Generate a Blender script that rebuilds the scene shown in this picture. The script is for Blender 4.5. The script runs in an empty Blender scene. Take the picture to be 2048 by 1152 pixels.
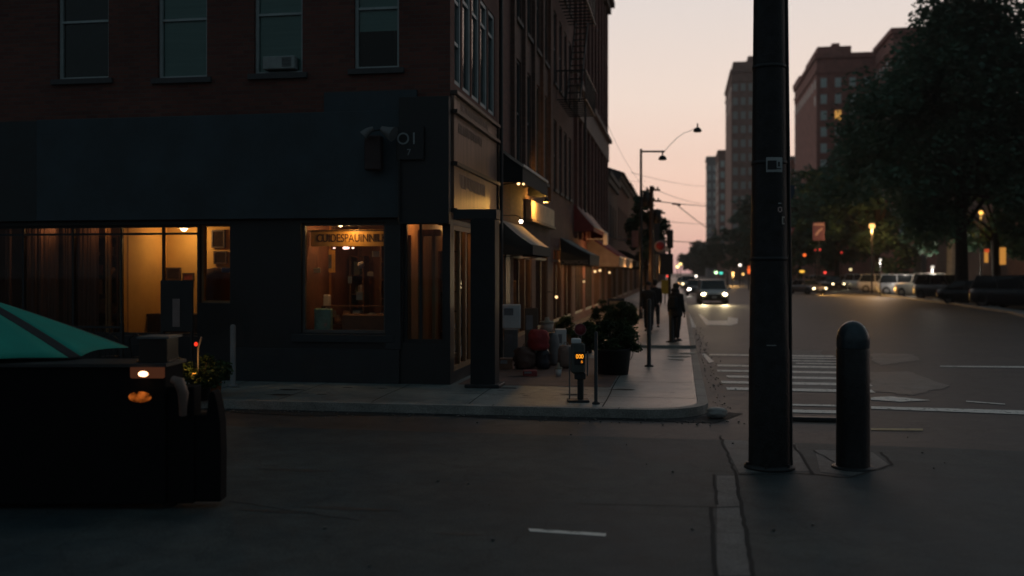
import bpy, math, random
from mathutils import Vector, Matrix
random.seed(7)
sc = bpy.context.scene
COL = sc.collection
PI = math.pi
# ------------------------------------------------------------------ camera frame
YAW = math.atan(336/2000.0)
CA, SA = math.cos(YAW), math.sin(YAW)
FPX, HZ, CH = 2000.0, 545.0, 2.15
Fv, Rv = Vector((-SA, CA, 0)), Vector((CA, SA, 0))
def ray(px, py):
    return Fv + Rv*((px-1024)/FPX) + Vector((0, 0, (HZ-py)/FPX))
O = Vector((0, 0, CH))
def D(px, py, Z):  return O + ray(px, py)*Z            # a point at camera depth Z
def G(px, py, z=0.0):                                   # a point on the ground
    d = ray(px, py); return O + d*((z-CH)/d.z)
def atX(px, py, X): d = ray(px, py); return O + d*(X/d.x)
def atY(px, py, Y): d = ray(px, py); return O + d*(Y/d.y)

# ------------------------------------------------------------------ materials
MATS = {}
def _new(name):
    m = bpy.data.materials.new(name); m.use_nodes = True
    nt = m.node_tree; nt.nodes.clear()
    out = nt.nodes.new('ShaderNodeOutputMaterial')
    return m, nt, out
def mat(name, col, rough=.7, metal=0.0, var=.25, scale=3.0, bump=0.0, spec=.5, bscale=None, stretch=None):
    if name in MATS: return MATS[name]
    m, nt, out = _new(name); N = nt.nodes; L = nt.links
    b = N.new('ShaderNodeBsdfPrincipled'); L.new(b.outputs[0], out.inputs[0])
    tc = N.new('ShaderNodeTexCoord'); mp = N.new('ShaderNodeMapping')
    if stretch: mp.inputs['Scale'].default_value = stretch
    L.new(tc.outputs['Object'], mp.inputs[0])
    nz = N.new('ShaderNodeTexNoise'); nz.inputs['Scale'].default_value = scale
    nz.inputs['Detail'].default_value = 8; nz.inputs['Roughness'].default_value = .65
    L.new(mp.outputs[0], nz.inputs['Vector'])
    r = N.new('ShaderNodeValToRGB')
    r.color_ramp.elements[0].position = .3; r.color_ramp.elements[1].position = .72
    r.color_ramp.elements[0].color = tuple(c*(1-var) for c in col)+(1,)
    r.color_ramp.elements[1].color = tuple(min(1, c*(1+var)) for c in col)+(1,)
    L.new(nz.outputs['Fac'], r.inputs[0]); L.new(r.outputs[0], b.inputs['Base Color'])
    b.inputs['Metallic'].default_value = metal
    b.inputs['Specular IOR Level'].default_value = spec
    mr = N.new('ShaderNodeMapRange'); mr.inputs['To Min'].default_value = max(.03, rough-.12)
    mr.inputs['To Max'].default_value = min(1, rough+.12)
    L.new(nz.outputs['Fac'], mr.inputs['Value']); L.new(mr.outputs[0], b.inputs['Roughness'])
    if bump:
        n2 = N.new('ShaderNodeTexNoise'); n2.inputs['Scale'].default_value = bscale or scale*12
        n2.inputs['Detail'].default_value = 6; L.new(mp.outputs[0], n2.inputs['Vector'])
        bp = N.new('ShaderNodeBump'); bp.inputs['Strength'].default_value = bump; bp.inputs['Distance'].default_value = .02
        L.new(n2.outputs['Fac'], bp.inputs['Height']); L.new(bp.outputs[0], b.inputs['Normal'])
    MATS[name] = m; return m
def brick(name, c1, c2, mortar, rough=.85, scale=1.0):
    if name in MATS: return MATS[name]
    m, nt, out = _new(name); N = nt.nodes; L = nt.links
    b = N.new('ShaderNodeBsdfPrincipled'); L.new(b.outputs[0], out.inputs[0])
    tc = N.new('ShaderNodeTexCoord'); sp = N.new('ShaderNodeSeparateXYZ'); L.new(tc.outputs['Object'], sp.inputs[0])
    ad = N.new('ShaderNodeMath'); L.new(sp.outputs[0], ad.inputs[0]); L.new(sp.outputs[1], ad.inputs[1])
    cb = N.new('ShaderNodeCombineXYZ'); L.new(ad.outputs[0], cb.inputs[0]); L.new(sp.outputs[2], cb.inputs[1])
    bt = N.new('ShaderNodeTexBrick'); bt.inputs['Scale'].default_value = 1/scale
    bt.inputs['Brick Width'].default_value = .22; bt.inputs['Row Height'].default_value = .075
    bt.inputs['Mortar Size'].default_value = .007; bt.inputs['Bias'].default_value = -.1
    bt.inputs['Color1'].default_value = c1+(1,); bt.inputs['Color2'].default_value = c2+(1,); bt.inputs['Mortar'].default_value = mortar+(1,)
    L.new(cb.outputs[0], bt.inputs['Vector'])
    nz = N.new('ShaderNodeTexNoise'); nz.inputs['Scale'].default_value = .6; nz.inputs['Detail'].default_value = 8
    L.new(tc.outputs['Object'], nz.inputs['Vector'])
    mr = N.new('ShaderNodeMapRange'); mr.inputs['To Min'].default_value = .55; mr.inputs['To Max'].default_value = 1.35
    L.new(nz.outputs['Fac'], mr.inputs['Value'])
    mx = N.new('ShaderNodeMix'); mx.data_type = 'RGBA'; mx.blend_type = 'MULTIPLY'; mx.inputs['Factor'].default_value = 1
    L.new(bt.outputs['Color'], mx.inputs[6]); L.new(mr.outputs[0], mx.inputs[7])
    L.new(mx.outputs[2], b.inputs['Base Color']); b.inputs['Roughness'].default_value = rough
    bp = N.new('ShaderNodeBump'); bp.inputs['Strength'].default_value = .5; bp.inputs['Distance'].default_value = .01; bp.invert = True
    L.new(bt.outputs['Fac'], bp.inputs['Height']); L.new(bp.outputs[0], b.inputs['Normal'])
    MATS[name] = m; return m
def glow(name, col, s):
    if name in MATS: return MATS[name]
    m, nt, out = _new(name); e = nt.nodes.new('ShaderNodeEmission')
    e.inputs[0].default_value = col+(1,); e.inputs[1].default_value = s
    nt.links.new(e.outputs[0], out.inputs[0]); MATS[name] = m; return m
def glass(name, tint=(1, 1, 1), ior=1.5, extra=0.0, rough=.02):
    if name in MATS: return MATS[name]
    m, nt, out = _new(name); N = nt.nodes; L = nt.links
    t = N.new('ShaderNodeBsdfTransparent'); t.inputs[0].default_value = tint+(1,)
    g = N.new('ShaderNodeBsdfGlossy'); g.inputs['Roughness'].default_value = rough
    f = N.new('ShaderNodeFresnel'); f.inputs[0].default_value = ior
    a = N.new('ShaderNodeMath'); a.use_clamp = True; a.inputs[1].default_value = extra; L.new(f.outputs[0], a.inputs[0])
    x = N.new('ShaderNodeMixShader'); L.new(a.outputs[0], x.inputs[0]); L.new(t.outputs[0], x.inputs[1]); L.new(g.outputs[0], x.inputs[2])
    L.new(x.outputs[0], out.inputs[0]); MATS[name] = m; return m

BRICK = brick('dark_red_brick', (.16, .055, .042), (.10, .035, .03), (.09, .07, .06))
BRICK2 = brick('brown_brick', (.17, .09, .07), (.11, .06, .05), (.11, .09, .08))
BRICK3 = brick('old_red_brick', (.24, .10, .085), (.17, .07, .06), (.15, .12, .11), scale=1.0)
TOWERBRICK = brick('tower_brick', (.50, .18, .14), (.38, .14, .11), (.34, .22, .2), scale=3)
TOWERBROWN = brick('tower_brown', (.44, .24, .19), (.34, .19, .15), (.34, .25, .22), scale=3)
STONE = mat('grey_stone', (.26, .25, .25), .8, var=.2, scale=.2, bump=.2)
TOWERGREY = mat('tower_grey', (.34, .34, .34), .8, var=.15, scale=.1)
NAVY = mat('navy_paint', (.028, .047, .061), .6, var=.4, scale=.9, bump=.15)
BLACK = mat('black_paint', (.012, .014, .017), .5, var=.25, scale=2)
BLACKM = mat('black_metal', (.012, .013, .015), .45, metal=0, var=.8, scale=9, bump=.35, bscale=40, spec=.28)
IRON = mat('cast_iron', (.02, .022, .025), .5, metal=.2, var=.35, scale=6, bump=.15)
STEEL = mat('brushed_steel', (.35, .36, .37), .35, metal=.9, var=.2, scale=6)
GREYM = mat('grey_metal', (.16, .165, .17), .55, metal=.2, var=.2, scale=6)
FRAME = mat('pale_window_paint', (.38, .44, .45), .55, var=.12, scale=5)
SILL = mat('sill_stone', (.07, .07, .075), .8, var=.2, scale=4)
DARKWOOD = mat('dark_wood', (.06, .035, .025), .5, var=.4, scale=3, stretch=(8, 8, 1))
WOOD = mat('warm_wood', (.33, .19, .10), .5, var=.35, scale=2, stretch=(9, 9, .6))
OCHRE = mat('ochre_plaster', (.66, .42, .14), .8, var=.12, scale=1.5)
CREAM = mat('cream_plaster', (.55, .42, .26), .8, var=.15, scale=1.5)
BROWNW = mat('brown_panel', (.16, .08, .05), .7, var=.3, scale=2)
PAPER = mat('white_paper', (.62, .6, .56), .8, var=.12, scale=8)
WHITEP = mat('white_paint', (.62, .63, .64), .5, var=.12, scale=5)
BLIND = mat('teal_blind', (.26, .47, .44), .8, var=.15, scale=1, stretch=(.4, .4, 12))
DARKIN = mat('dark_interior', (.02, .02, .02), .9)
GLASS = glass('shop_glass', (.93, .93, .9), 1.45)
def dusty(name):
    m, nt, out = _new(name); N = nt.nodes; t = N.new('ShaderNodeBsdfTransparent'); t.inputs[0].default_value = (.85, .83, .8, 1); d = N.new('ShaderNodeBsdfDiffuse'); d.inputs[0].default_value = (.12, .11, .1, 1)
    nz = N.new('ShaderNodeTexNoise'); nz.inputs['Scale'].default_value = 1.3; tc = N.new('ShaderNodeTexCoord'); nt.links.new(tc.outputs['Object'], nz.inputs['Vector']); mr = N.new('ShaderNodeMapRange'); mr.inputs['To Max'].default_value = .35; nt.links.new(nz.outputs['Fac'], mr.inputs['Value'])
    x = N.new('ShaderNodeMixShader'); nt.links.new(mr.outputs[0], x.inputs[0]); nt.links.new(t.outputs[0], x.inputs[1]); nt.links.new(d.outputs[0], x.inputs[2]); nt.links.new(x.outputs[0], out.inputs[0]); return m
DGLASS = dusty('dusty_shop_glass')
WGLASS = glass('window_glass', (.85, .9, .9), 1.45, .01)
SGLASS = glass('old_window_glass', (.8, .85, .85), 1.18, 0, .12)
TGLASS = mat('tower_glass', (.68, .80, .75), .5, var=.3, scale=.4)
PANEL = mat('weathered_bronze_panel', (.24, .155, .12), .36, metal=.35, var=.6, scale=1.3, stretch=(5, 5, .7))
CANVASB = mat('black_canvas', (.016, .02, .024), .85, var=.2, scale=4, bump=.2)
CANVASG = mat('taupe_canvas', (.56, .46, .40), .85, var=.15, scale=4, bump=.2)
CANVASR = mat('red_canvas', (.26, .05, .05), .85, var=.2, scale=4, bump=.2)
CANVASP = mat('faded_pink_canvas', (.52, .32, .28), .85, var=.2, scale=4, bump=.2)
TEAL = mat('teal_canvas', (.008, .30, .23), .8, var=.1, scale=4, bump=.15)
TYRE = mat('tyre_rubber', (.015, .015, .015), .8)
LEAF = None

# ------------------------------------------------------------------ mesh builder
class MB:
    def __init__(s): s.v = []; s.f = []; s.sm = []; s.m = Matrix.Identity(4)
    def add(s, vs, fs, smooth=False):
        n = len(s.v); s.v += [s.m @ Vector(v) for v in vs]
        for f in fs: s.f.append([i+n for i in f]); s.sm.append(smooth)
        return s
    def box(s, x0, y0, z0, x1, y1, z1):
        x0, x1 = min(x0, x1), max(x0, x1); y0, y1 = min(y0, y1), max(y0, y1); z0, z1 = min(z0, z1), max(z0, z1)
        v = [(x0,y0,z0),(x1,y0,z0),(x1,y1,z0),(x0,y1,z0),(x0,y0,z1),(x1,y0,z1),(x1,y1,z1),(x0,y1,z1)]
        return s.add(v, [(3,2,1,0),(4,5,6,7),(0,1,5,4),(1,2,6,5),(2,3,7,6),(3,0,4,7)])
    def cbox(s, c, sx, sy, sz, b=0.0):
        if b: return s.rbox(c, sx, sy, sz, b)
        return s.box(c[0]-sx/2, c[1]-sy/2, c[2]-sz/2, c[0]+sx/2, c[1]+sy/2, c[2]+sz/2)
    def rbox(s, c, sx, sy, sz, b):                       # box with chamfered edges
        vs = []; hx, hy, hz = sx/2, sy/2, sz/2; b = min(b, hx*.9, hy*.9, hz*.9)
        rings = []
        for z, i in ((-hz, b), (-hz+b, 0), (hz-b, 0), (hz, b)):
            X, Y = hx-i, hy-i
            rings.append([(X-b if i == 0 else X-b*.4, -Y, z), (X, -Y+(b if i == 0 else b*.4), z), (X, Y-(b if i == 0 else b*.4), z), (X-(b if i == 0 else b*.4), Y, z),
                          (-X+(b if i == 0 else b*.4), Y, z), (-X, Y-(b if i == 0 else b*.4), z), (-X, -Y+(b if i == 0 else b*.4), z), (-X+(b if i == 0 else b*.4), -Y, z)])
        for r in rings: vs += [(p[0]+c[0], p[1]+c[1], p[2]+c[2]) for p in r]
        fs = [tuple(reversed(range(8))), tuple(range(24, 32))]
        for k in range(3):
            for i in range(8): j = (i+1) % 8; fs.append((k*8+i, k*8+j, k*8+8+j, k*8+8+i))
        return s.add(vs, fs)
    def tube(s, pts, r, n=10, cap=True):
        pts = [Vector(p) for p in pts]; rs = r if isinstance(r, (list, tuple)) else [r]*len(pts)
        vs = []; up = Vector((0, 0, 1))
        for i, p in enumerate(pts):
            t = (pts[min(i+1, len(pts)-1)]-pts[max(i-1, 0)]).normalized()
            a = t.cross(up)
            if a.length < .05: a = t.cross(Vector((0, 1, 0)))
            a.normalize(); b = t.cross(a)
            for k in range(n):
                th = 2*PI*k/n; vs.append(p+(a*math.cos(th)+b*math.sin(th))*rs[i])
        fs = []
        for i in range(len(pts)-1):
            for k in range(n): j = (k+1) % n; fs.append((i*n+k, i*n+j, (i+1)*n+j, (i+1)*n+k))
        s.add(vs, fs, True)
        if cap:
            m = len(pts)-1
            s.add([vs[k] for k in range(n)], [tuple(range(n))]); s.add([vs[m*n+k] for k in range(n)], [tuple(reversed(range(n)))])
        return s
    def lathe(s, prof, c=(0, 0, 0), n=24, smooth=True):   # prof: (r, z)
        vs = []
        for r, z in prof:
            for k in range(n): th = 2*PI*k/n; vs.append((c[0]+r*math.cos(th), c[1]+r*math.sin(th), c[2]+z))
        fs = []
        for i in range(len(prof)-1):
            for k in range(n): j = (k+1) % n; fs.append((i*n+k, i*n+j, (i+1)*n+j, (i+1)*n+k))
        return s.add(vs, fs, smooth)
    def ball(s, c, r, n=12, sq=(1, 1, 1)):
        vs = []; m = max(6, n//2+2)
        for i in range(m+1):
            ph = PI*i/m
            for k in range(n): th = 2*PI*k/n; vs.append((c[0]+r*sq[0]*math.sin(ph)*math.cos(th), c[1]+r*sq[1]*math.sin(ph)*math.sin(th), c[2]+r*sq[2]*math.cos(ph)))
        fs = []
        for i in range(m):
            for k in range(n): j = (k+1) % n; fs.append((i*n+k, (i+1)*n+k, (i+1)*n+j, i*n+j))
        return s.add(vs, fs, True)
    def prism(s, poly, a, b):                             # polygon of 3D points, extruded by vector b-a
        n = len(poly); d = Vector(b)-Vector(a); P = [Vector(p) for p in poly]
        return s.add(P+[p+d for p in P], [tuple(range(n)), tuple(reversed(range(n, 2*n)))]+[(i, i+n, (i+1) % n+n, (i+1) % n) for i in range(n)])
    def quad(s, a, b, c, d): return s.add([a, b, c, d], [(0, 1, 2, 3)])
    def build(s, name, m, parent=None, world=False, bevel=0.0):
        me = bpy.data.meshes.new(name)
        off = parent.location if (world and parent is not None) else Vector((0, 0, 0))
        me.from_pydata([tuple(v-off) for v in s.v], [], s.f)
        me.polygons.foreach_set('use_smooth', s.sm); me.materials.append(m)
        o = bpy.data.objects.new(name, me); COL.objects.link(o)
        import bmesh
        bm = bmesh.new(); bm.from_mesh(me); bmesh.ops.recalc_face_normals(bm, faces=bm.faces)
        bm.to_mesh(me); bm.free()
        if parent is not None: o.parent = parent
        if bevel:
            md = o.modifiers.new('edge', 'BEVEL'); md.width = bevel; md.segments = 2; md.limit_method = 'ANGLE'
        return o
def thing(name, label, cat, loc=(0, 0, 0), rz=0.0, group=None):
    o = bpy.data.objects.new(name, None); COL.objects.link(o); o.empty_display_size = .2
    o.location = loc; o.rotation_euler = (0, 0, rz); o['label'] = label; o['category'] = cat
    if group: o['group'] = group
    return o
def tag(o, label, cat, group=None):
    o['label'] = label; o['category'] = cat
    if group: o['group'] = group
    return o
def kids(o): return [c for c in bpy.data.objects if c.parent == o]
def copy_tree(o, parent=None):
    ch = kids(o); c = o.copy(); COL.objects.link(c); c.parent = parent
    for k in ch: copy_tree(k, c)
    return c
def struct(o): o['kind'] = 'structure'; return o
def text_mesh(txt, size, m, name, parent, M, depth=.004, sx=1.0):
    cu = bpy.data.curves.new('t', 'FONT'); cu.body = txt; cu.size = size; cu.extrude = depth; cu.align_x = 'CENTER'; cu.align_y = 'CENTER'
    t = bpy.data.objects.new('t', cu); COL.objects.link(t)
    dg = bpy.context.evaluated_depsgraph_get(); me = bpy.data.meshes.new_from_object(t.evaluated_get(dg))
    bpy.data.objects.remove(t); me.transform(Matrix.Diagonal((sx, 1, 1, 1))); me.transform(M)
    me.materials.clear(); me.materials.append(m); me.name = name
    o = bpy.data.objects.new(name, me); COL.objects.link(o)
    if parent is not None: o.parent = parent
    return o
def lamp(name, loc, power, col=(1, .62, .25), r=.05, parent=None):
    l = bpy.data.lights.new(name, 'POINT'); l.energy = power; l.color = col; l.shadow_soft_size = r
    o = bpy.data.objects.new(name, l); COL.objects.link(o); o.location = loc
    if parent is not None: o.parent = parent; o.location = Vector(loc)-parent.location
    return o
# wall with openings: f(u, w, z) maps along-wall, into-wall, height to the world
def fy(pos): return lambda u, w, z: (u, pos+w, z)       # faces -Y
def fx(pos): return lambda u, w, z: (pos-w, u, z)       # faces +X
def wall_grid(mb, f, u0, u1, z0, z1, th, ops):
    us = sorted(set([u0, u1]+[o[0] for o in ops]+[o[1] for o in ops])); zs = sorted(set([z0, z1]+[o[2] for o in ops]+[o[3] for o in ops]))
    us = [u for u in us if u0-1e-6 <= u <= u1+1e-6]; zs = [z for z in zs if z0-1e-6 <= z <= z1+1e-6]
    def solid(i, j):
        if i < 0 or j < 0 or i >= len(us)-1 or j >= len(zs)-1: return False
        cu, cz = (us[i]+us[i+1])/2, (zs[j]+zs[j+1])/2
        return not any(o[0] < cu < o[1] and o[2] < cz < o[3] for o in ops)
    for i in range(len(us)-1):
        for j in range(len(zs)-1):
            if not solid(i, j): continue
            a, b, c, d = us[i], us[i+1], zs[j], zs[j+1]
            for w in (0, th): mb.quad(f(a, w, c), f(b, w, c), f(b, w, d), f(a, w, d))
            if not solid(i-1, j): mb.quad(f(a, 0, c), f(a, th, c), f(a, th, d), f(a, 0, d))
            if not solid(i+1, j): mb.quad(f(b, 0, c), f(b, th, c), f(b, th, d), f(b, 0, d))
            if not solid(i, j-1): mb.quad(f(a, 0, c), f(b, 0, c), f(b, th, c), f(a, th, c))
            if not solid(i, j+1): mb.quad(f(a, 0, d), f(b, 0, d), f(b, th, d), f(a, th, d))
def fbox(mb, f, u0, u1, w0, w1, z0, z1):
    a, b = f(u0, w0, z0), f(u1, w1, z1); return mb.box(a[0], a[1], a[2], b[0], b[1], b[2])
def window(root, f, u0, u1, z0, z1, fm, pm, back=None, rails=(.5,), mulls=(), t=.05, w=.10, sill=None, name='window', lab=None, backw=.32, bd=None):
    mb = MB()
    fbox(mb, f, u0, u0+t, w-.02, w+.06, z0, z1); fbox(mb, f, u1-t, u1, w-.02, w+.06, z0, z1)
    fbox(mb, f, u0+t, u1-t, w-.018, w+.058, z1-t, z1); fbox(mb, f, u0+t, u1-t, w-.018, w+.058, z0, z0+t)
    for r in rails: zz = z0+(z1-z0)*r; fbox(mb, f, u0+t, u1-t, w-.006, w+.05, zz-t*.4, zz+t*.4)
    for r in mulls: uu = u0+(u1-u0)*r; fbox(mb, f, uu-t*.4, uu+t*.4, w-.01, w+.052, z0+t, z1-t)
    o = mb.build(name, fm, root, True)
    if lab: o['label'] = lab
    p = MB(); p.quad(*[f(a, w+.03, b) for a, b in ((u0+t, z0+t), (u1-t, z0+t), (u1-t, z1-t), (u0+t, z1-t))]); q = p.build('pane', pm, o, False)
    q.data.transform(Matrix.Translation(-root.location))
    if back:
        b0, b1 = bd or (z0, z1)
        p = MB(); fbox(p, f, u0+t, u1-t, w+.065, w+.075, z0+(b0-z0), b1); q = p.build('blind_or_sky_reflection', back, o); q.data.transform(Matrix.Translation(-root.location))
    if sill:
        p = MB(); fbox(p, f, u0-.1, u1+.1, -.07, w, z0-.10, z0-.002); q = p.build('sill', sill, o); q.data.transform(Matrix.Translation(-root.location))
    return o

# ================================================================== GROUND
def ground_mat(name, c1, c2, crack=0.0, rough=.62, spec=.5):
    m, nt, out = _new(name); N = nt.nodes; L = nt.links
    b = N.new('ShaderNodeBsdfPrincipled'); L.new(b.outputs[0], out.inputs[0])
    tc = N.new('ShaderNodeTexCoord')
    n1 = N.new('ShaderNodeTexNoise'); n1.inputs['Scale'].default_value = .35; n1.inputs['Detail'].default_value = 10; n1.inputs['Roughness'].default_value = .7
    n2 = N.new('ShaderNodeTexNoise'); n2.inputs['Scale'].default_value = 45; n2.inputs['Detail'].default_value = 5
    L.new(tc.outputs['Object'], n1.inputs['Vector']); L.new(tc.outputs['Object'], n2.inputs['Vector'])
    r = N.new('ShaderNodeValToRGB'); r.color_ramp.elements[0].position = .4; r.color_ramp.elements[1].position = .62
    r.color_ramp.elements[0].color = c1+(1,); r.color_ramp.elements[1].color = c2+(1,); L.new(n1.outputs['Fac'], r.inputs[0])
    n3 = N.new('ShaderNodeTexNoise'); n3.inputs['Scale'].default_value = 2.6; n3.inputs['Detail'].default_value = 9; n3.inputs['Roughness'].default_value = .7; n3.inputs['Distortion'].default_value = .6; L.new(tc.outputs['Object'], n3.inputs['Vector'])
    av = N.new('ShaderNodeMath'); av.operation = 'ADD'; L.new(n2.outputs['Fac'], av.inputs[0]); L.new(n3.outputs['Fac'], av.inputs[1])
    mr = N.new('ShaderNodeMapRange'); mr.inputs['From Min'].default_value = .7; mr.inputs['From Max'].default_value = 1.3; mr.inputs['To Min'].default_value = .5; mr.inputs['To Max'].default_value = 1.5; L.new(av.outputs[0], mr.inputs['Value'])
    mx = N.new('ShaderNodeMix'); mx.data_type = 'RGBA'; mx.blend_type = 'MULTIPLY'; mx.inputs['Factor'].default_value = 1
    L.new(r.outputs[0], mx.inputs[6]); L.new(mr.outputs[0], mx.inputs[7]); col = mx.outputs[2]
    b.inputs['Specular IOR Level'].default_value = spec
    if crack:
        v = N.new('ShaderNodeTexVoronoi'); v.feature = 'DISTANCE_TO_EDGE'; v.inputs['Scale'].default_value = .45
        nw = N.new('ShaderNodeTexNoise'); nw.inputs['Scale'].default_value = 1.6; nw.inputs['Detail'].default_value = 6; L.new(tc.outputs['Object'], nw.inputs['Vector'])
        va = N.new('ShaderNodeVectorMath'); va.operation = 'ADD'; L.new(tc.outputs['Object'], va.inputs[0])
        vs = N.new('ShaderNodeVectorMath'); vs.operation = 'SCALE'; vs.inputs['Scale'].default_value = 1.1; L.new(nw.outputs['Color'], vs.inputs[0]); L.new(vs.outputs[0], va.inputs[1])
        L.new(va.outputs[0], v.inputs['Vector'])
        cr = N.new('ShaderNodeMapRange'); cr.inputs['From Max'].default_value = .012; cr.inputs['To Min'].default_value = 1-crack; L.new(v.outputs['Distance'], cr.inputs['Value'])
        m2 = N.new('ShaderNodeMix'); m2.data_type = 'RGBA'; m2.blend_type = 'MULTIPLY'; m2.inputs['Factor'].default_value = 1
        L.new(col, m2.inputs[6]); L.new(cr.outputs[0], m2.inputs[7]); col = m2.outputs[2]
    L.new(col, b.inputs['Base Color'])
    rr = N.new('ShaderNodeMapRange'); rr.inputs['To Min'].default_value = rough-.13; rr.inputs['To Max'].default_value = rough+.15
    L.new(n1.outputs['Fac'], rr.inputs['Value']); L.new(rr.outputs[0], b.inputs['Roughness'])
    bp = N.new('ShaderNodeBump'); bp.inputs['Strength'].default_value = .35; bp.inputs['Distance'].default_value = .006
    L.new(n2.outputs['Fac'], bp.inputs['Height']); L.new(bp.outputs[0], b.inputs['Normal'])
    MATS[name] = m; return m
ASPH = ground_mat('asphalt', (.030, .031, .034), (.074, .066, .062), .45, .62, .38)
CONC = ground_mat('concrete', (.10, .105, .105), (.17, .17, .165), .3, .7)
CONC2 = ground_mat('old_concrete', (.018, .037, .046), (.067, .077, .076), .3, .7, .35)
PAVE = ground_mat('sidewalk_concrete', (.12, .155, .16), (.25, .27, .262), .35, .45, .5)
KERB = ground_mat('kerb_stone', (.2, .2, .19), (.3, .29, .27), .1, .7)
BRICKP = ground_mat('brick_paving', (.10, .06, .05), (.15, .09, .075), 0, .7)
PAINT = ground_mat('worn_road_paint', (.34, .33, .31), (.80, .77, .73), .6, .6)
def wornpaint(name, pc):
    m = ground_mat(name, (.034, .034, .036), (.07, .066, .062), 0, .6, .4); nt = m.node_tree; N = nt.nodes; L = nt.links
    b = next(n for n in N if n.type == 'BSDF_PRINCIPLED'); src = b.inputs['Base Color'].links[0].from_socket
    tc = N.new('ShaderNodeTexCoord'); nz = N.new('ShaderNodeTexNoise'); nz.inputs['Scale'].default_value = 7; nz.inputs['Detail'].default_value = 9; nz.inputs['Roughness'].default_value = .75; L.new(tc.outputs['Object'], nz.inputs['Vector'])
    mr = N.new('ShaderNodeMapRange'); mr.inputs['From Min'].default_value = .36; mr.inputs['From Max'].default_value = .47; L.new(nz.outputs['Fac'], mr.inputs['Value'])
    mx = N.new('ShaderNodeMix'); mx.data_type = 'RGBA'; L.new(mr.outputs[0], mx.inputs['Factor']); L.new(src, mx.inputs[6]); mx.inputs[7].default_value = pc+(1,); L.new(mx.outputs[2], b.inputs['Base Color']); return m
PAINT = wornpaint('broken_white_paint', (.84, .80, .75))
YPAINT = ground_mat('worn_yellow_paint', (.28, .22, .10), (.42, .34, .16), .4, .6)
JOINT = mat('joint_dirt', (.02, .021, .022), .95, var=.5, scale=20)

g = MB(); g.quad((-1500, -300, -.004), (1500, -300, -.004), (1500, 2500, -.004), (-1500, 2500, -.004)); struct(g.build('ground', ASPH))
def sheet(name, pts, z, m):
    b = MB(); b.add([(p[0], p[1], z) for p in pts], [tuple(range(len(pts)))]); return struct(b.build(name, m))
# near concrete apron on our side of the crossing
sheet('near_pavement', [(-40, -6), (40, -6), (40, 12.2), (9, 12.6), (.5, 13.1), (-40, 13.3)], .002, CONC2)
# sidewalk of the far block with rounded corner
CX = .42
def arc(cx, cy, r, a0, a1, n=8): return [(cx+r*math.cos(math.radians(a0+(a1-a0)*i/n)), cy+r*math.sin(math.radians(a0+(a1-a0)*i/n))) for i in range(n+1)]
def slab(name, pts, z0, z1, m):
    b = MB(); n = len(pts)
    b.add([(p[0], p[1], z0) for p in pts]+[(p[0], p[1], z1) for p in pts], [tuple(range(n, 2*n))]+[(i, (i+1) % n, (i+1) % n+n, i+n) for i in range(n)])
    return struct(b.build(name, m, bevel=.012))
inner = [(-40, 15.0)]+arc(-.58, 15.85, .85, -90, 0)+[(.27, 27.0), (-40, 27.0)]
slab('sidewalk', inner, 0, .13, PAVE)
outer = [(-40, 14.82)]+arc(-.58, 15.83, 1.01, -90, 0)+[(CX, 26.99)]
kb = MB(); inn = [(-40, 15.0)]+arc(-.58, 15.85, .85, -90, 0)+[(.27, 26.99)]
for i in range(len(outer)-1):
    a, b, c, d = outer[i], outer[i+1], inn[i+1], inn[i]
    zz = .134
    kb.add([(a[0], a[1], 0), (b[0], b[1], 0), (b[0], b[1], zz), (a[0], a[1], zz), (d[0], d[1], zz), (c[0], c[1], zz)], [(0, 1, 2, 3), (3, 2, 5, 4)])
struct(kb.build('kerb', KERB))
slab('sidewalk_raised', [(-40, 27.0), (.27, 27.0), (.27, 420), (-40, 420)], 0, .21, PAVE)
kb = MB(); kb.box(.272, 27.0, 0, CX, 420, .214); struct(kb.build('kerb', KERB))
# paving joints, cracks
jb = MB()
def strip(mb, pts, w, z):
    for i in range(len(pts)-1):
        a, b = Vector(pts[i][:2]), Vector(pts[i+1][:2]); t = (b-a).normalized(); n = Vector((-t.y, t.x))*w/2; a = a-t*w*.3; b = b+t*w*.3
        mb.quad((a.x-n.x, a.y-n.y, z+i*1e-5), (b.x-n.x, b.y-n.y, z+i*1e-5), (b.x+n.x, b.y+n.y, z+i*1e-5), (a.x+n.x, a.y+n.y, z+i*1e-5))
def wob(p, q, n, amp):
    out = []
    for i in range(n+1):
        t = i/n; e = 0 if i in (0, n) else amp
        out.append((p[0]+(q[0]-p[0])*t+random.uniform(-e, e), p[1]+(q[1]-p[1])*t+random.uniform(-e, e)))
    return out
for x in (-1.15,): strip(jb, wob((x, 15.05), (x, 26.9), 14, .02), .022, .134)
for y in (16.3, 18.6, 21, 23.4, 25.6): strip(jb, wob((-4, y), (.25, y), 8, .015), .018, .134)
for x in [-3.2-1.55*k for k in range(12)]: strip(jb, wob((x, 15.05), (x-.05, 17.5), 4, .015), .018, .134)
for y in (30, 33, 36, 40, 44, 49): strip(jb, wob((-4, y), (.25, y), 6, .02), .03, .214)
struct(jb.build('sidewalk_joints', JOINT))
jb = MB()
def gp(px, py): p = G(px, py); return (p.x, p.y)
strip(jb, wob(gp(1441, 872), gp(1472, 950), 14, .02), .026, .006)
strip(jb, wob(gp(1472, 950), gp(1506, 1152), 22, .012), .036, .0062)
strip(jb, wob(gp(1428, 950), gp(1434, 1010), 5, .01), .03, .006)
strip(jb, wob(gp(1422, 1015), gp(1432, 1152), 6, .008), .035, .0061)
strip(jb, wob(gp(1425, 1016), gp(1478, 1014), 4, .01), .022, .0063)
strip(jb, wob(gp(1478, 950), gp(1600, 948), 7, .015), .03, .0064)
strip(jb, wob(gp(1600, 948), gp(1700, 956), 8, .02), .026, .0065)
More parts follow.
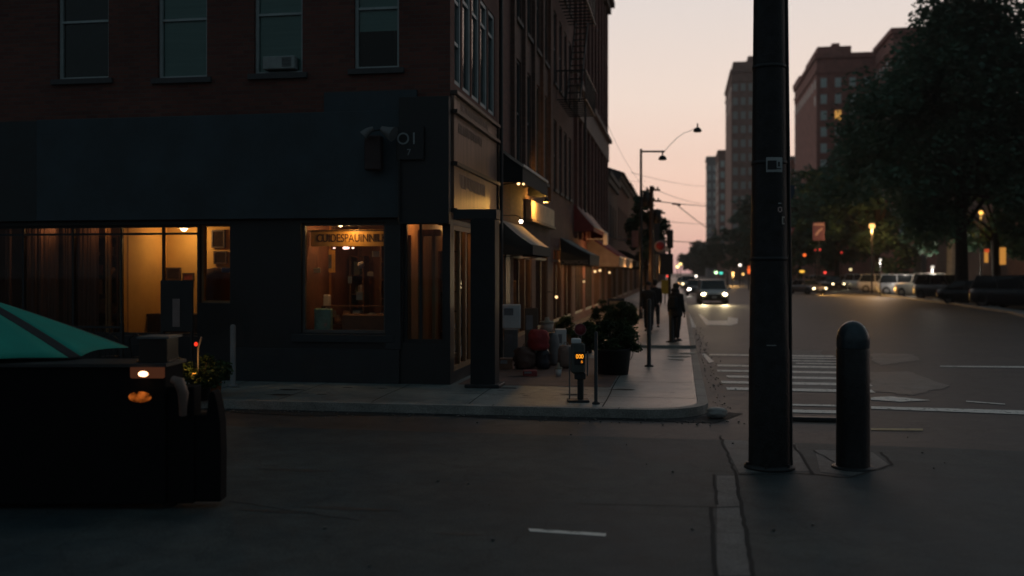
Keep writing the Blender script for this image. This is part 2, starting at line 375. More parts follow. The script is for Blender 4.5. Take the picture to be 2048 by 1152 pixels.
strip(jb, wob(gp(1700, 956), gp(1785, 930), 8, .02), .026, .0066)
strip(jb, wob(gp(1785, 930), gp(1762, 905), 6, .02), .03, .0067)
strip(jb, wob(gp(1588, 890), gp(1625, 948), 6, .02), .035, .0068)
strip(jb, wob(gp(1628, 902), gp(1668, 925), 4, .015), .02, .0069)
strip(jb, wob(gp(1150, 1008), gp(1420, 1014), 10, .012), .012, .0059)
strip(jb, wob(gp(460, 1003), gp(720, 1043), 14, .02), .012, .0057)
struct(jb.build('pavement_cracks', JOINT))
STAIN = ground_mat('tar_stain', (.016, .02, .022), (.032, .036, .038), 0, .6)
def blotch(px, py, w_, h_, seed):
    rr = random.Random(seed); c = G(px, py); n = 22; pts = []
    for k in range(n): a = 2*PI*k/n; q = 1+rr.uniform(-.22, .22); pts.append((c.x+math.cos(a)*w_*q, c.y+math.sin(a)*h_*q))
    sheet('tar_patch', pts, .0042+seed*1e-5, STAIN)
blotch(592, 941, .42, .06, 1); blotch(925, 1069, .26, .035, 2); blotch(560, 1024, .35, .045, 3); blotch(700, 1018, .5, .05, 4); blotch(640, 800, .2, .04, 6) if False else None
rr = random.Random(77); gb = MB()
for k in range(480):
    if k < 260: x, y = rr.uniform(-12, .9), 14.72-abs(rr.gauss(0, .22))
    elif k < 300: x, y = rr.uniform(-5, 6), rr.uniform(5.5, 14)
    else: x, y = .52+abs(rr.gauss(0, .18)), rr.uniform(15.6, 40)
    r_ = rr.uniform(.006, .02); gb.ball((x, y, .006+r_*.4), r_, 6, (1, rr.uniform(.6, 1.3), .6))
o = gb.build('gravel', mat('grit', (.14, .13, .12), .9, var=.5, scale=9)); o['kind'] = 'stuff'
# pale pads round the post feet
sheet('concrete_pad', [gp(1445, 880), gp(1588, 886), gp(1625, 942), gp(1478, 946)], .004, CONC)
sheet('concrete_pad', [gp(1630, 900), gp(1745, 905), gp(1778, 930), gp(1705, 952), gp(1640, 944)], .004, CONC)
sheet('concrete_strip', [gp(1434, 952), gp(1470, 952), gp(1502, 1152), gp(1434, 1152), (0.2, -3), (.5, -3)][:4], .004, CONC)
sheet('brick_paving', [(-3.95, 17.6), (-1.2, 17.6), (-1.2, 23.5), (-3.95, 23.5)], .137, BRICKP)
# kerb joints, gum spots, gutter dirt
jb = MB()
for k in range(14): x = -.9-1.9*k; jb.quad((x, 14.83, .1385), (x+.012, 14.83, .1385), (x+.012, 15.0, .1385), (x, 15.0, .1385))
for k in range(7): y = 16.6+1.6*k; jb.quad((.275, y, .1385), (.415, y, .1385), (.415, y+.014, .1385), (.275, y+.014, .1385))
struct(jb.build('kerb_joints', JOINT))
rr = random.Random(31)
for k in range(38):
    x, y = rr.uniform(-9, .1), rr.uniform(15.2, 17.3) if k < 26 else rr.uniform(17.5, 26); s_ = rr.choice((.03, .04, .06, .14)); n = 14
    sheet('pavement_stain', [(x+math.cos(2*PI*i/n)*s_*rr.uniform(.7, 1.3)*1.5, y+math.sin(2*PI*i/n)*s_*rr.uniform(.7, 1.3)*.7) for i in range(n)], .1345+k*1e-5 if not (x > -3.95 and x < -1.2 and y > 17.5) else .1412, JOINT)
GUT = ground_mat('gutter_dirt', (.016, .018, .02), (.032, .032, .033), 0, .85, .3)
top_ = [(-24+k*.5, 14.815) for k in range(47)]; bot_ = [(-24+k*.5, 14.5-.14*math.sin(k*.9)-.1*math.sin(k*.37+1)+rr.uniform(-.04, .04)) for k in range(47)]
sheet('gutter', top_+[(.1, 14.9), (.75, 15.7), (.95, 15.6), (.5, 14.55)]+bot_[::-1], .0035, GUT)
def ragged(pts, amp=.09, n=9):
    out = []
    for i in range(len(pts)):
        a, b_ = pts[i], pts[(i+1) % len(pts)]
        for k in range(n):
            t = k/n; out.append((a[0]+(b_[0]-a[0])*t+random.uniform(-amp, amp), a[1]+(b_[1]-a[1])*t+random.uniform(-amp, amp)*1.6))
    return out
PATCH = ground_mat('pale_patch', (.12, .112, .105), (.21, .19, .175), .3, .62, .4)
# worn concrete patches in the roadway
sheet('road_patch', ragged([gp(1742, 706), gp(1826, 708), gp(1842, 720), gp(1762, 730), gp(1745, 722)], .05), .003, PATCH)
sheet('road_patch', ragged([gp(1735, 745), gp(1815, 742), gp(1898, 772), gp(1828, 791), gp(1740, 782)], .05), .003, PATCH)
sheet('road_patch', ragged([gp(1575, 700), gp(1640, 700), gp(1700, 778), gp(1575, 778)]), .001, CONC)
# road paint
def stripe(x0, x1, y, w, z=.006, m=PAINT, sk=0.0):
    w *= 1.3
    return sheet('crosswalk_stripe', [(x0, y-w/2), (x1, y-w/2+sk), (x1, y+w/2+sk), (x0, y+w/2)], z, m)
for y, x0, x1, w in ((26.6, .75, 3.9, .34), (23.55, .85, 3.8, .34), (22.3, .8, 3.7, .32), (21.1, .95, 3.65, .32), (20.0, .8, 3.6, .34), (18.9, .85, 3.45, .34), (16.75, 1.6, 2.7, .16), (16.0, 1.25, 2.6, .26)):
    stripe(x0, x1, y, w)
stripe(2.45, 3.9, 25.9, .22); stripe(2.6, 3.8, 25.1, .2); stripe(2.7, 3.75, 24.4, .2)
sheet('road_line', [gp(1742, 813), gp(2060, 822), gp(2060, 830), gp(1742, 818)], .006, PAINT)
sheet('road_line', [gp(1742, 795), gp(1780, 793), gp(1862, 801), gp(1800, 804), gp(1742, 800)], .006, PAINT)
sheet('road_line', [gp(1742, 857), gp(1846, 858), gp(1846, 862), gp(1742, 861)], .006, YPAINT)
sheet('road_line', [gp(1880, 732), gp(2060, 733), gp(2060, 736), gp(1880, 734)], .006, PAINT)
sheet('road_line', [gp(1932, 802), gp(2010, 808), gp(2010, 810), gp(1932, 804)], .006, PAINT)
sheet('lane_dash', [gp(1056, 1058), gp(1213, 1068), gp(1211, 1074), gp(1060, 1064)], .006, PAINT)
sheet('turn_arrow', [gp(1396, 628), gp(1401, 628), gp(1418, 642), gp(1455, 641), gp(1456, 634), gp(1476, 637), gp(1475, 647), gp(1462, 651), gp(1412, 650)], .006, PAINT)
sheet('road_line', [gp(1403, 708), gp(1410, 707), gp(1428, 724), gp(1418, 726)], .0062, PAINT)
sheet('road_line', [gp(1366, 612), gp(1371, 612), gp(1392, 655), gp(1384, 655)], .0062, PAINT)
# planting strip and far sidewalk on the right
RS = [(14.6, 41), (17.0, 56), (17.9, 70), (18.4, 90), (19.2, 140), (20.0, 140), (19.3, 90), (18.8, 70), (17.9, 56), (15.4, 41)]
slab('median', RS, 0, .13, CONC)
slab('sidewalk_far', [(26.5, 30), (26.5, 420), (60, 420), (60, 30)], 0, .13, CONC)
# storm drain slot at the near kerb
b = MB(); c = G(1635, 842)
b.rbox((c.x, c.y, .03), 1.15, .16, .06, .01); dr = b.build('storm_drain', IRON); tag(dr, 'long black storm drain slot between the crosswalk and the round-topped bollard', 'drain')

# ================================================================== CORNER BUILDING
BX, BY = -4.08, 17.57
A = thing('corner_building', 'dark red brick corner building with navy fascia and lit shop windows below', 'building', (BX, BY, 0))
F, S = fy(BY), fx(BX)
def ux(px, py=300): p = atY(px, py, BY); return p.x
def zf(px, py): return atY(px, py, BY).z
XL = -19.0
ZT = 12.5
upw = []
for a, b_, yb, ym in ((115, 217, 158, 50), (315, 414, 156, 50), (508, 605, 147, 43), (708, 798, 137, 40)):
    z0 = zf((a+b_)/2, yb); upw.append((ux(a), ux(b_), z0, z0+2.25))
wx = [(-16.2, -15.2, 5.75, 8.0)]
ops2 = upw+wx+[(o[0], o[1], o[2]+3.5, o[3]+3.5) for o in upw+wx]
zfa0, zfa1 = 3.12, 5.08
w = MB(); wall_grid(w, F, XL, BX, zfa0, ZT, .35, ops2); 
sops = [(17.75+.86*k, 17.75+.86*k+.74, 5.62, 7.85) for k in range(5)]
sops += [(o[0], o[1], 9.1, 11.3) for o in sops]
wall_grid(w, S, BY+.35, 24.0, zfa0, ZT, .35, sops)
w.box(XL, BY+6, 0, BX-.35, BY+6.3, ZT); w.box(XL-.01, BY+.35, 0, XL+.3, BY+6, ZT)
w.build('wall', BRICK, A, True)
r = MB(); r.box(XL-.1, BY-.1, ZT, BX+.1, 24.0, ZT+.3); r.build('roof', BLACK, A, True)
r = MB()
for zz, pr in ((ZT-.5, .12), (ZT-.25, .22)): r.box(XL-.1, BY-pr, zz, BX+pr, BY-.002, zz+.24); r.box(BX+.002, BY, zz, BX+pr, 24.0, zz+.24)
r.build('cornice', SILL, A, True)
for i, o in enumerate(upw):
    lab = ('second floor sash window at the far left with dark blind', 'second floor sash window with pale teal blind', 'second floor sash window with an air conditioner behind the glass', 'second floor sash window nearest the corner with blind half raised')[i]
    window(A, F, o[0], o[1], o[2], o[3], FRAME, WGLASS, BLIND if i != 0 else mat('dark_blind', (.035, .055, .06), .8), sill=SILL, lab=lab, rails=(.5,), t=.055,
           bd=(o[2]+(.72 if i == 3 else 0.02), o[3]))
for o in wx+[(q[0], q[1], q[2]+3.5, q[3]+3.5) for q in upw+wx]: window(A, F, o[0], o[1], o[2], o[3], FRAME, WGLASS, BLIND, sill=SILL)
for i, o in enumerate(sops): window(A, S, o[0], o[1], o[2], o[3], FRAME, SGLASS, mat('sky_reflection_grey', (.16, .18, .19), .8) if i in (0, 5) else mat('dark_blind', (.035, .055, .06), .8), rails=(.78,) if i else (.7, .35), t=.085, w=.04)  # first pane of each row: sky reflection painted as a paler grey backing
# dark room behind the half raised blind
b = MB(); b.box(XL+.3, BY+.36, 5.2, BX-.36, BY+.40, ZT-.1) if False else None
fl = MB(); fl.box(XL+.3, BY+.35, 3.35, BX-.35, BY+6, 3.5); fl.build('floor_slab', BLACK, A, True)
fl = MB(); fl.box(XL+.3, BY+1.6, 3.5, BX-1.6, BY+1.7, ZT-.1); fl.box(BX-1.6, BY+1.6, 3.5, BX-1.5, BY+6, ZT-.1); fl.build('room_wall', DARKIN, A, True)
# fascia and sill course
f_ = MB(); f_.box(ux(82), BY-.14, zfa0+.02, ux(803), BY-.002, zfa1); f_.build('fascia', NAVY, A, True, bevel=.01)
f_ = MB(); f_.box(ux(803)+.003, BY-.2, zfa0-.1, BX+.02, BY-.003, 5.3); f_.build('corner_panel', BLACK, A, True, bevel=.01)
f_ = MB(); f_.box(XL, BY-.13, zfa0+.02, ux(82)-.004, BY-.002, zfa1-.02); f_.build('fascia', mat('brown_black_paint', (.02, .027, .032), .6), A, True)
f_ = MB(); f_.box(ux(650), BY-.06, zfa1+.002, ux(835), BY-.002, 5.45); f_.build('backing_board', NAVY, A, True)
# ground floor shell
zs = lambda py: zf(600, py)
o1 = (ux(-160), ux(395), .95, zs(447)); o1b = (ux(399), ux(460), zs(607), zs(447)); o2 = (ux(602), ux(770), zs(665), zs(446)); o3 = (ux(806), ux(888), zs(682), zs(440))
w = MB(); wall_grid(w, F, XL, BX, .13, zfa0+.015, .3, [o1, o1b, o2, o3])
sg = [(17.72, 19.75, .34, 3.02), (20.35, 23.4, .55, 2.95)]
wall_grid(w, S, BY+.3, 24.0, .13, zfa0+.015, .3, sg)
w.build('shopfront_wall', BLACK, A, True)
# plinth and window surround mouldings
w = MB(); w.box(ux(462), BY-.05, .131, ux(800), BY-.002, .75); w.box(ux(585), BY-.07, zs(683), ux(790), BY-.003, zs(668)); w.box(ux(772), BY-.06, .76, ux(803), BY-.003, zfa0-.12)
w.build('stall_riser', mat('blue_black_paint', (.018, .023, .028), .5), A, True, bevel=.006)
def shopwin(f, o, mulls, rails, name='shop_window', fm=BLACK, t=.05, lab=None, w=.1): return window(A, f, o[0], o[1], o[2], o[3], fm, GLASS, None, rails=rails, mulls=mulls, t=t, w=w, name=name, lab=lab)
U = lambda o, px: (ux(px)-o[0])/(o[1]-o[0])
shopwin(F, o1, [U(o1, p) for p in (-60, 40, 140, 237, 321)], (.92,), lab='wide shop window on the left with black mullions')
shopwin(F, o1b, (), (), fm=mat('worn_wood_frame', (.2, .12, .06), .6), t=.04, lab='narrow wood framed window at the end of the left shop window')
shopwin(F, o2, (), (), fm=mat('grey_brown_frame', (.10, .09, .085), .6), t=.05, lab='tall shop window with painted lettering header')
shopwin(F, o3, (.4,), (), lab='narrow shop window beside the corner')
shopwin(S, sg[0], (.12, .38, .64, .88), (), fm=WOOD, t=.09, lab='timber side window next to the black column', w=.03)
shopwin(S, sg[1], (.25, .5, .75), (.8,), fm=WOOD, t=.08, lab='timber shopfront under the black awnings', w=.05)
# rooms
rm = MB()
rm.box(XL+.3, BY+.3, .131, BX-.3, BY+6, .2); rm.build('shop_floor', BROWNW, A, True)
rm = MB(); rm.box(XL+.3, BY+.3, 3.22, BX-.3, BY+6, 3.34); rm.build('shop_ceiling', CREAM, A, True)
rm = MB(); rm.box(ux(236)-1.0, BY+2.3, .2, ux(470), BY+2.4, 3.22); rm.build('back_wall', OCHRE, A, True)
rm = MB(); rm.box(ux(205), BY+.6, .2, ux(205)+.08, BY+2.29, 3.22); rm.box(ux(470), BY+.302, .2, ux(470)+.08, BY+2.4, 3.22); rm.build('partition', OCHRE, A, True)
rm = MB(); rm.box(XL+.3, BY+2.0, .2, ux(205)-.25, BY+2.1, 3.22); rm.build('back_wall', BROWNW, A, True)
rm = MB(); rm.box(ux(590), BY+3.4, .2, ux(786)-.031, BY+3.5, 3.22); rm.box(ux(590), BY+.302, .2, ux(590)+.08, BY+3.4, 3.22); rm.build('back_wall', mat('rust_wall', (.17, .075, .045), .8, var=.6, scale=1.1), A, True)
# items on the left room wall
def onback(px, py, dy): return atY(px, py, BY+dy)
def poster(px0, py0, px1, py1, dy, m, label, frame=None, cat='poster', name='poster', grp=None):
    p0, p1 = onback(px0, py1, dy), onback(px1, py0, dy); c = (p0+p1)/2
    r = thing(name, label, cat, (c.x, BY+dy, c.z), 0, grp)
    hw, hh = (p1.x-p0.x)/2, (p1.z-p0.z)/2; b = MB()
    for q in ((-hw, -hh, -hw+.03, hh), (hw-.03, -hh, hw, hh), (-hw+.03, hh-.03, hw-.03, hh), (-hw+.03, -hh, hw-.03, -hh+.03)): b.box(q[0], -.03, q[1], q[2], .02, q[3])
    b.build('frame', frame or DARKWOOD, r); b = MB(); b.box(-hw+.03, -.012, -hh+.03, hw-.03, .01, hh-.03); b.build('sheet', m, r); return r
DB = 2.26
tanp = mat('tan_paper', (.24, .17, .10), .8, var=.2, scale=9); darkp = mat('dark_print', (.03, .018, .01), .8, var=.6, scale=14, spec=.05)
poster(268, 508, 318, 530, DB, tanp, 'wide tan notice on the ochre wall left of the mullion', tanp)
poster(262, 545, 314, 575, DB, darkp, 'dark framed picture low on the ochre wall left of the mullion')
poster(280, 475, 296, 490, DB, mat('brown_print', (.2, .1, .04), .8, var=.4), 'small brown print high on the ochre wall')
poster(333, 535, 362, 560, DB, darkp, 'dark framed picture above the black board')
poster(366, 546, 388, 562, DB, mat('red_print', (.16, .03, .02), .7, var=.5, scale=12), 'small dark red picture above the black board')
poster(424, 460, 450, 496, DB, darkp, 'tall dark picture in the narrow window, upper of two')
poster(428, 502, 454, 528, DB, darkp, 'square dark picture in the narrow window, lower of two')
for i, (a_, b_, c_, d_, dy) in enumerate(((608, 500, 634, 545, 3.38), (664, 505, 684, 530, 3.38), (640, 560, 668, 600, 3.38), (672, 545, 690, 575, 3.38))):
    poster(a_, b_, c_, d_, dy, (darkp, tanp, darkp, mat('grey_print', (.2, .2, .22), .7))[i], 'picture on the rust wall of the lettered window, '+('highest on the left', 'small and pale, near the amber post', 'low, dark and square', 'narrow and grey beside the shelves')[i])
# hanging lamps
def hang_lamp(name, label, px, py, dy, power, rad=.07, shade=True, zc=3.22):
    p = onback(px, py, dy); t = thing(name, label, 'ceiling lamp', (p.x, p.y, p.z), 0)
    b = MB(); b.ball((0, 0, 0), rad, 14); b.build('bulb', glow('warm_bulb', (1, .72, .38), 9), t)
    b = MB(); b.tube([(0, 0, rad*.8), (0, 0, zc-p.z)], .012, 8); b.lathe([(.03, rad*.7), (.045, rad*1.2), (.02, rad*1.6)]); b.build('stem', STEEL, t)
    if shade: b = MB(); b.lathe([(.05, rad*1.1), (.13, -.01), (.135, -.012), (.055, rad*1.15)], n=20); b.build('shade', mat('opal_shade', (.7, .55, .4), .4), t)
    lamp('bulb_light', (p.x, p.y, p.z-rad-.03), power, (1, .56, .2), .06, t); return t
hang_lamp('ceiling_lamp', 'bright lamp with pale shade hanging in the left shop window', 368, 456, 1.75, 17)
hang_lamp('ceiling_lamp', 'small bare bulb at the top of the lettered shop window', 681, 449, .75, 13, .045, False)
def dim(loc, p, col=(1, .5, .2)): return lamp('room_light', (loc[0], loc[1], 3.13), p*1.3, col, .05, A)
dim((ux(60), BY+.55, 2.9), 2.6); dim((ux(160), BY+.5, 2.6), 2.0)
# stuff in the left room: hooded dark chair, blue box, counter, curtains
t = MB(); p = onback(432, 572, 1.6)
t.lathe([(.02, .38), (.22, .34), (.34, .18), (.36, -.1), (.33, -.42), (.3, -.55)], (p.x, p.y, p.z), 20); tag(t.build('armchair_back', mat('maroon_cloth', (.06, .02, .018), .9)), 'rounded dark maroon chair back in the narrow window', 'chair')
t = MB(); p = onback(455, 540, 1.3); t.rbox((p.x, p.y, p.z), .2, .2, .1, .02); tag(t.build('blue_box', mat('blue_card', (.03, .07, .25), .6)), 'small blue box at the edge of the narrow window', 'box')
t = MB(); t.box(ux(200), BY+1.5, .2, ux(396), BY+1.9, 1.25); t.box(ux(200)-.03, BY+1.46, 1.252, ux(396)+.03, BY+1.95, 1.3); tag(t.build('shop_counter', DARKWOOD), 'long dark wooden counter inside the left shop', 'counter')
cur = mat('brown_curtain', (.16, .09, .07), .9, var=.35, scale=2, stretch=(12, 12, .3))
for i, (a, b_) in enumerate(((-40, -5), (12, 22), (55, 72), (78, 116), (126, 150), (156, 196), (212, 222), (243, 256))):
    t = MB(); p0, p1 = onback(a, 500, .75), onback(b_, 500, .75); n = 14; pts = []
    for k in range(n+1): pts.append((p0.x+(p1.x-p0.x)*k/n, p0.y+.03*math.sin(k*2.3), 0))
    for k in range(n): t.quad((pts[k][0], pts[k][1], .6), (pts[k+1][0], pts[k+1][1], .6), (pts[k+1][0], pts[k+1][1], 3.1), (pts[k][0], pts[k][1], 3.1))
    o = t.build('curtain', cur if i not in (6, 7) else mat('tan_curtain', (.4, .24, .12), .9)); md = o.modifiers.new('s', 'SOLIDIFY'); md.thickness = .01
    tag(o, ('brown hanging curtain strip, one of a row behind the dark left window' if i < 6 else ('narrow tan curtain strip left of the lit ochre wall' if i == 6 else 'wider tan curtain strip beside the lit ochre wall')), 'curtain', 'curtain strips in the left shop window' if i < 6 else None)
# lettered shop window contents
W0, W1 = o2[0], o2[1]
hd = thing('lettered_header', 'amber header board with dark tall lettering across the shop window', 'sign', ((W0+W1)/2, BY+.5, zs(472)))
b = MB(); b.box(-(W1-W0)/2+.0, 0, -.18, (W1-W0)/2-.0, .03, .13); b.build('board', mat('amber_board', (.62, .33, .08), .6), hd)
text_mesh('CUIDESPAUINNILK', .21, mat('brown_letters', (.07, .03, .015), .7), 'lettering', hd, Matrix.Translation((0, -.006, -.03)) @ Matrix.Rotation(PI/2, 4, 'X'), .004, .77)
b = MB(); b.box(W0-.2, BY+.46, zs(459), W1+.2, BY+.54, zs(462)+.01); tag(b.build('curtain_rail', BLACKM), 'thin dark rail above the lettered header board', 'rail')
lamp('header_light', (ux(690), BY+.3, zs(460)), 5.5, (1, .55, .18), .03, hd)
shm = mat('shop_shelf', (.10, .05, .03), .7)
goods = [mat('good%d' % i, c, .6, var=.3, scale=9) for i, c in enumerate(((.35, .2, .12), (.12, .04, .03), (.45, .4, .33), (.2, .12, .06), (.08, .09, .08), (.5, .22, .08), (.3, .28, .3)))]
def shelf(label, x0, x1, y, z0, z1, n, seed, dens=.8):
    rr = random.Random(seed); t = thing('shelf_unit', label, 'shelves', ((x0+x1)/2, y, .2)); hw = (x1-x0)/2
    b = MB(); b.box(-hw, 0, 0, -hw+.04, .35, z1-.2); b.box(hw-.04, 0, 0, hw, .35, z1-.2)
    zz = [z0-.2+(z1-z0)*k/n for k in range(n+1)]
    for z in zz: b.box(-hw+.04, 0, z-.02, hw-.04, .35, z)
    b.build('case', shm, t)
    for z in zz[:-1]:
        x = -hw+.07
        while x < hw-.15:
            ww = rr.uniform(.07, .2)
            if rr.random() < dens:
                h = rr.uniform(.1, (z1-z0)/n*.8); q = MB()
                q.rbox((x+ww/2, .15, z+h/2+.001), ww*.85, .2, h, .01) if rr.random() < .5 else q.lathe([(.001, .001), (ww*.4, .001), (ww*.42, h*.6), (ww*.18, h*.8), (ww*.18, h), (.001, h)], (x+ww/2, .15, z), 14)
                q.build('goods', rr.choice(goods), t)
            x += ww+.02
shelf('dark shelves with mixed goods behind the lettered window', ux(688), ux(772), BY+2.2, .5, 2.75, 6, 3, .95)
shelf('low shelves with jars behind the lettered window on its left', ux(596)+.1, ux(640), BY+2.6, .5, 2.5, 5, 5, .9)
shelf('front display steps crowded with stock in the lettered window', ux(600), ux(768), BY+1.1, .4, 1.5, 3, 15, .95)
shelf('tall dark shelves behind the narrow corner window', ux(800), BX-.4, BY+2.9, .5, 2.6, 5, 9, .7)
shelf('dark bookcase standing at the back of the left shop', ux(60), ux(150), BY+1.5, .5, 2.9, 6, 19, .8)
shelf('small shelf of bottles left of the ochre wall', ux(165), ux(200), BY+1.4, .5, 2.6, 5, 23, .9)
for i, (px, py, w_, h_) in enumerate(((634, 541, 16, 10), (741, 548, 13, 9), (719, 592, 14, 17), (752, 508, 16, 12), (668, 628, 10, 14), (700, 560, 9, 14), (744, 632, 18, 11))):
    p = atY(px, py, BY+.7); q = MB(); q.rbox((0, 0, 0), w_/FPX*18.4, .02, h_/FPX*18.4, .004); o = q.build('price_card', mat('card%d' % (i % 3), ((.42, .36, .28), (.3, .22, .16), (.25, .25, .25))[i % 3], .8)); o.location = p
    tag(o, ('pale card high on the left of', 'tan card at mid height right of', 'grey card in the middle of', 'pale card at the upper right of', 'small tan card low on the left of', 'small grey card near the centre of', 'wide pale card at the lower right of')[i]+' the lettered window', 'card'); q = MB(); q.tube([(0, 0, h_/FPX*9), (0, 0, 3.2-p.z)], .003, 5); q.build('string', BLACKM, o)
# pillar with small framed mirror
t = thing('wall_post', 'amber painted post with a small square mirror inside the lettered window', 'post', (onback(651, 560, 1.6).x, BY+1.6, .2))
b = MB(); b.box(-.08, 0, 0, .08, .12, 3.0); b.build('shaft', mat('amber_paint', (.5, .24, .07), .7), t)
b = MB(); b.box(-.21, -.03, 1.95, .21, -.003, 2.4); b.build('mirror_frame', mat('amber_board', (.62, .33, .08), .6), t); b = MB(); b.box(-.14, -.034, 2.03, .14, -.031, 2.31); b.build('mirror', mat('dim_mirror', (.12, .11, .12), .3), t)
t = MB(); p = atY(647, 640, BY+.45)
t.rbox((p.x, p.y, p.z), .34, .12, .44, .02); tag(t.build('display_card', PAPER), 'pale teal display card low in the lettered window', 'card'); bpy.data.objects['display_card'].data.materials[0] = mat('pale_teal_card', (.25, .42, .38), .7, var=.3, scale=9)
t = MB(); p = atY(630, 604, BY+1.3); t.rbox((p.x+.25, p.y, p.z-.02), .14, .1, .34, .02); tag(t.build('paper_bag', PAPER), 'small white paper bag on the post in the lettered window', 'bag')
t = MB(); t.box(W0, BY+.32, zs(690), W1, BY+.85, zs(672)); tag(t.build('window_ledge', DARKWOOD), 'wooden display ledge inside the lettered window', 'ledge')
t = MB(); p = atY(725, 645, BY+.75); t.rbox((p.x+.05, p.y+.05, p.z-.02), .85, .35, .36, .02); tag(t.build('wooden_crate', BROWNW), 'wide brown wooden crate low in the lettered window', 'crate')
for i, (px, py, m_, lb) in enumerate(((633, 540, goods[2], 'small white lantern'), (722, 530, goods[6], 'small grey bowl'))):
    p = atY(px, py, BY+1.0); t = MB(); t.lathe([(.001, -.07), (.04, -.07), (.07, 0), (.05, .05), (.03, .07), (.001, .07)], p, 16); b = MB(); b.tube([(p.x, p.y, p.z+.07), (p.x, p.y, 3.2)], .004, 6)
    o = t.build('hanging_jar', m_); tag(o, lb+' hung on a wire in the lettered window', 'jar'); q = b.build('wire', BLACKM, o)
t = thing('pendant_lamps', 'cluster of small pink-white bulbs under the lettered header', 'lamp', tuple(atY(690, 496, BY+1.0)))
for k, (dx, rr) in enumerate(((-.22, .018), (.0, .035), (.05, .03), (.16, .02))): b = MB(); b.ball((dx, 0, 0), rr, 10, (1.4, 1, .8)); b.build('bulb', glow('pink_bulb', (1, .6, .5), 3), t)
b = MB(); b.box(-.3, -.01, .03, .25, .01, .05); b.build('bar', BLACKM, t)
dim((ux(700), BY+1.9, 2.7), 2.2, (1, .45, .22))
# narrow corner window room: timber posts and doorway light
t = MB(); 
for a, b_, m1 in ((815, 822, 0), (836, 846, 0), (864, 870, 0)):
    p0, p1 = atY(a, 500, BY+.9), atY(b_, 500, BY+.9); t.box(p0.x, p0.y, .3, p1.x, p0.y+.12, zs(468))
p0, p1 = atY(836, 470, BY+.9), atY(880, 470, BY+.9); t.box(p0.x, p0.y-.02, zs(470)+.002, p1.x, p0.y+.14, zs(462)+.05)
tag(t.build('door_surround', WOOD), 'pale timber door surround inside the narrow corner window', 'door frame')
dim((ux(850), BY+1.4, 2.6), 3.0, (1, .52, .24))
dim((BX-.7, 18.7, 2.8), 5.0, (1, .45, .12)); 
b = MB(); b.box(ux(786)-.03, BY+.302, .2, ux(786)+.03, 24, 3.2); b.build('back_wall', mat('timber_panel', (.36, .2, .10), .6, var=.4, scale=2, stretch=(9, 9, .4)), A, True)
dim((BX-.9, 21.6, 2.75), 4.0, (1, .5, .18))
# side sign panels
for z0, z1, nm in ((4.17, 5.02, 'upper bronze sign panel'), (3.32, 4.08, 'lower bronze sign panel'), (5.1, 5.36, 'narrow bronze sign strip')):
    b = MB(); b.box(BX+.003, 17.62, z0, BX+.06, 21.9, z1); o = b.build('sign_panel', PANEL, A, True); o['label'] = nm
b = MB()
for z in (3.24, 4.085, 5.03, 5.37): b.box(BX+.003, 17.58, z, BX+.13, 21.97, z+.065)
b.box(BX+.002, 21.92, 3.31, BX+.1, 21.99, 5.37); b.build('sign_moulding', mat('bronze_trim', (.05, .04, .035), .35, metal=.5), A, True)
def strokes(y0, y1, z0, z1, n, seed):
    rr = random.Random(seed); b = MB()
    for k in range(n):
        y = y0+(y1-y0)*k/n; sl = rr.choice((0, 0, .03, -.03)); h0 = rr.choice((0, 0, .3)); zz0 = z0+(z1-z0)*h0*.5
        b.add([(BX+.062, y, zz0), (BX+.062, y+.035, zz0), (BX+.062, y+.035+sl, z1), (BX+.062, y+sl, z1), (BX+.068, y, zz0), (BX+.068, y+.035, zz0), (BX+.068, y+.035+sl, z1), (BX+.068, y+sl, z1)], [(0,1,2,3),(4,5,6,7),(0,1,5,4),(1,2,6,5),(2,3,7,6),(3,0,4,7)])
        if rr.random() < .35: b.box(BX+.062, y+.035, z1-.05, BX+.067, y+.09, z1-.02)
    return b
lm = mat('faded_letters', (.36, .24, .19), .5)
strokes(18.1, 20.6, 3.72, 3.97, 20, 1).build('lettering', lm, A, True); strokes(18.2, 20.9, 5.14, 5.3, 22, 2).build('lettering', lm, A, True); strokes(18.0, 20.2, 4.72, 4.9, 18, 4).build('lettering', mat('faint_letters', (.2, .13, .1), .5), A, True)
b = MB(); b.tube([(BX+.1, 22.2, .2), (BX+.1, 22.2, ZT-.6)], .05, 10); b.build('drainpipe', IRON, A, True)
# bracket sign 01 and hanging lamp
t = thing('house_number_sign', 'black board with pale numerals 01 beside the building corner', 'sign', (ux(828), BY-.22, zf(822, 290)))
b = MB(); b.rbox((0, -.03, 0), .5, .05, .6, .01); b.build('board', BLACK, t)
NUM = mat('dull_white_letters', (.30, .34, .36), .6)
text_mesh('O1', .3, NUM, 'numerals', t, Matrix.Translation((-.05, -.06, .07)) @ Matrix.Rotation(PI/2, 4, 'X'), .004)
text_mesh('7', .16, NUM, 'numerals', t, Matrix.Translation((-.02, -.06, -.17)) @ Matrix.Rotation(PI/2, 4, 'X'), .004)
t = thing('flood_lamp', 'pair of grey conical spot lamps on a bracket beside the 01 board', 'lamp', (ux(782), BY-.5, zf(782, 272)))
b = MB(); b.tube([(0, .28, .0), (0, 0, .05), (-.25, 0, .02)], .015, 8); b.build('bracket', IRON, t)
b = MB(); b.tube([(-.02, -.02, .06), (.1, -.04, .0), (.21, -.06, -.05)], [.05, .09, .14], 16); b.build('shade', GREYM, t)
b = MB(); b.tube([(-.17, -.02, .07), (-.25, -.04, .03), (-.34, -.06, -.06)], [.04, .06, .09], 16); b.build('shade', GREYM, t)
t = MB(); t.rbox((ux(757), BY-.28, zf(757, 310)), .3, .2, .62, .02); tag(t.build('hanging_sign', mat('dark_maroon', (.035, .018, .02), .6)), 'small dark maroon box sign left of the 01 board', 'sign')
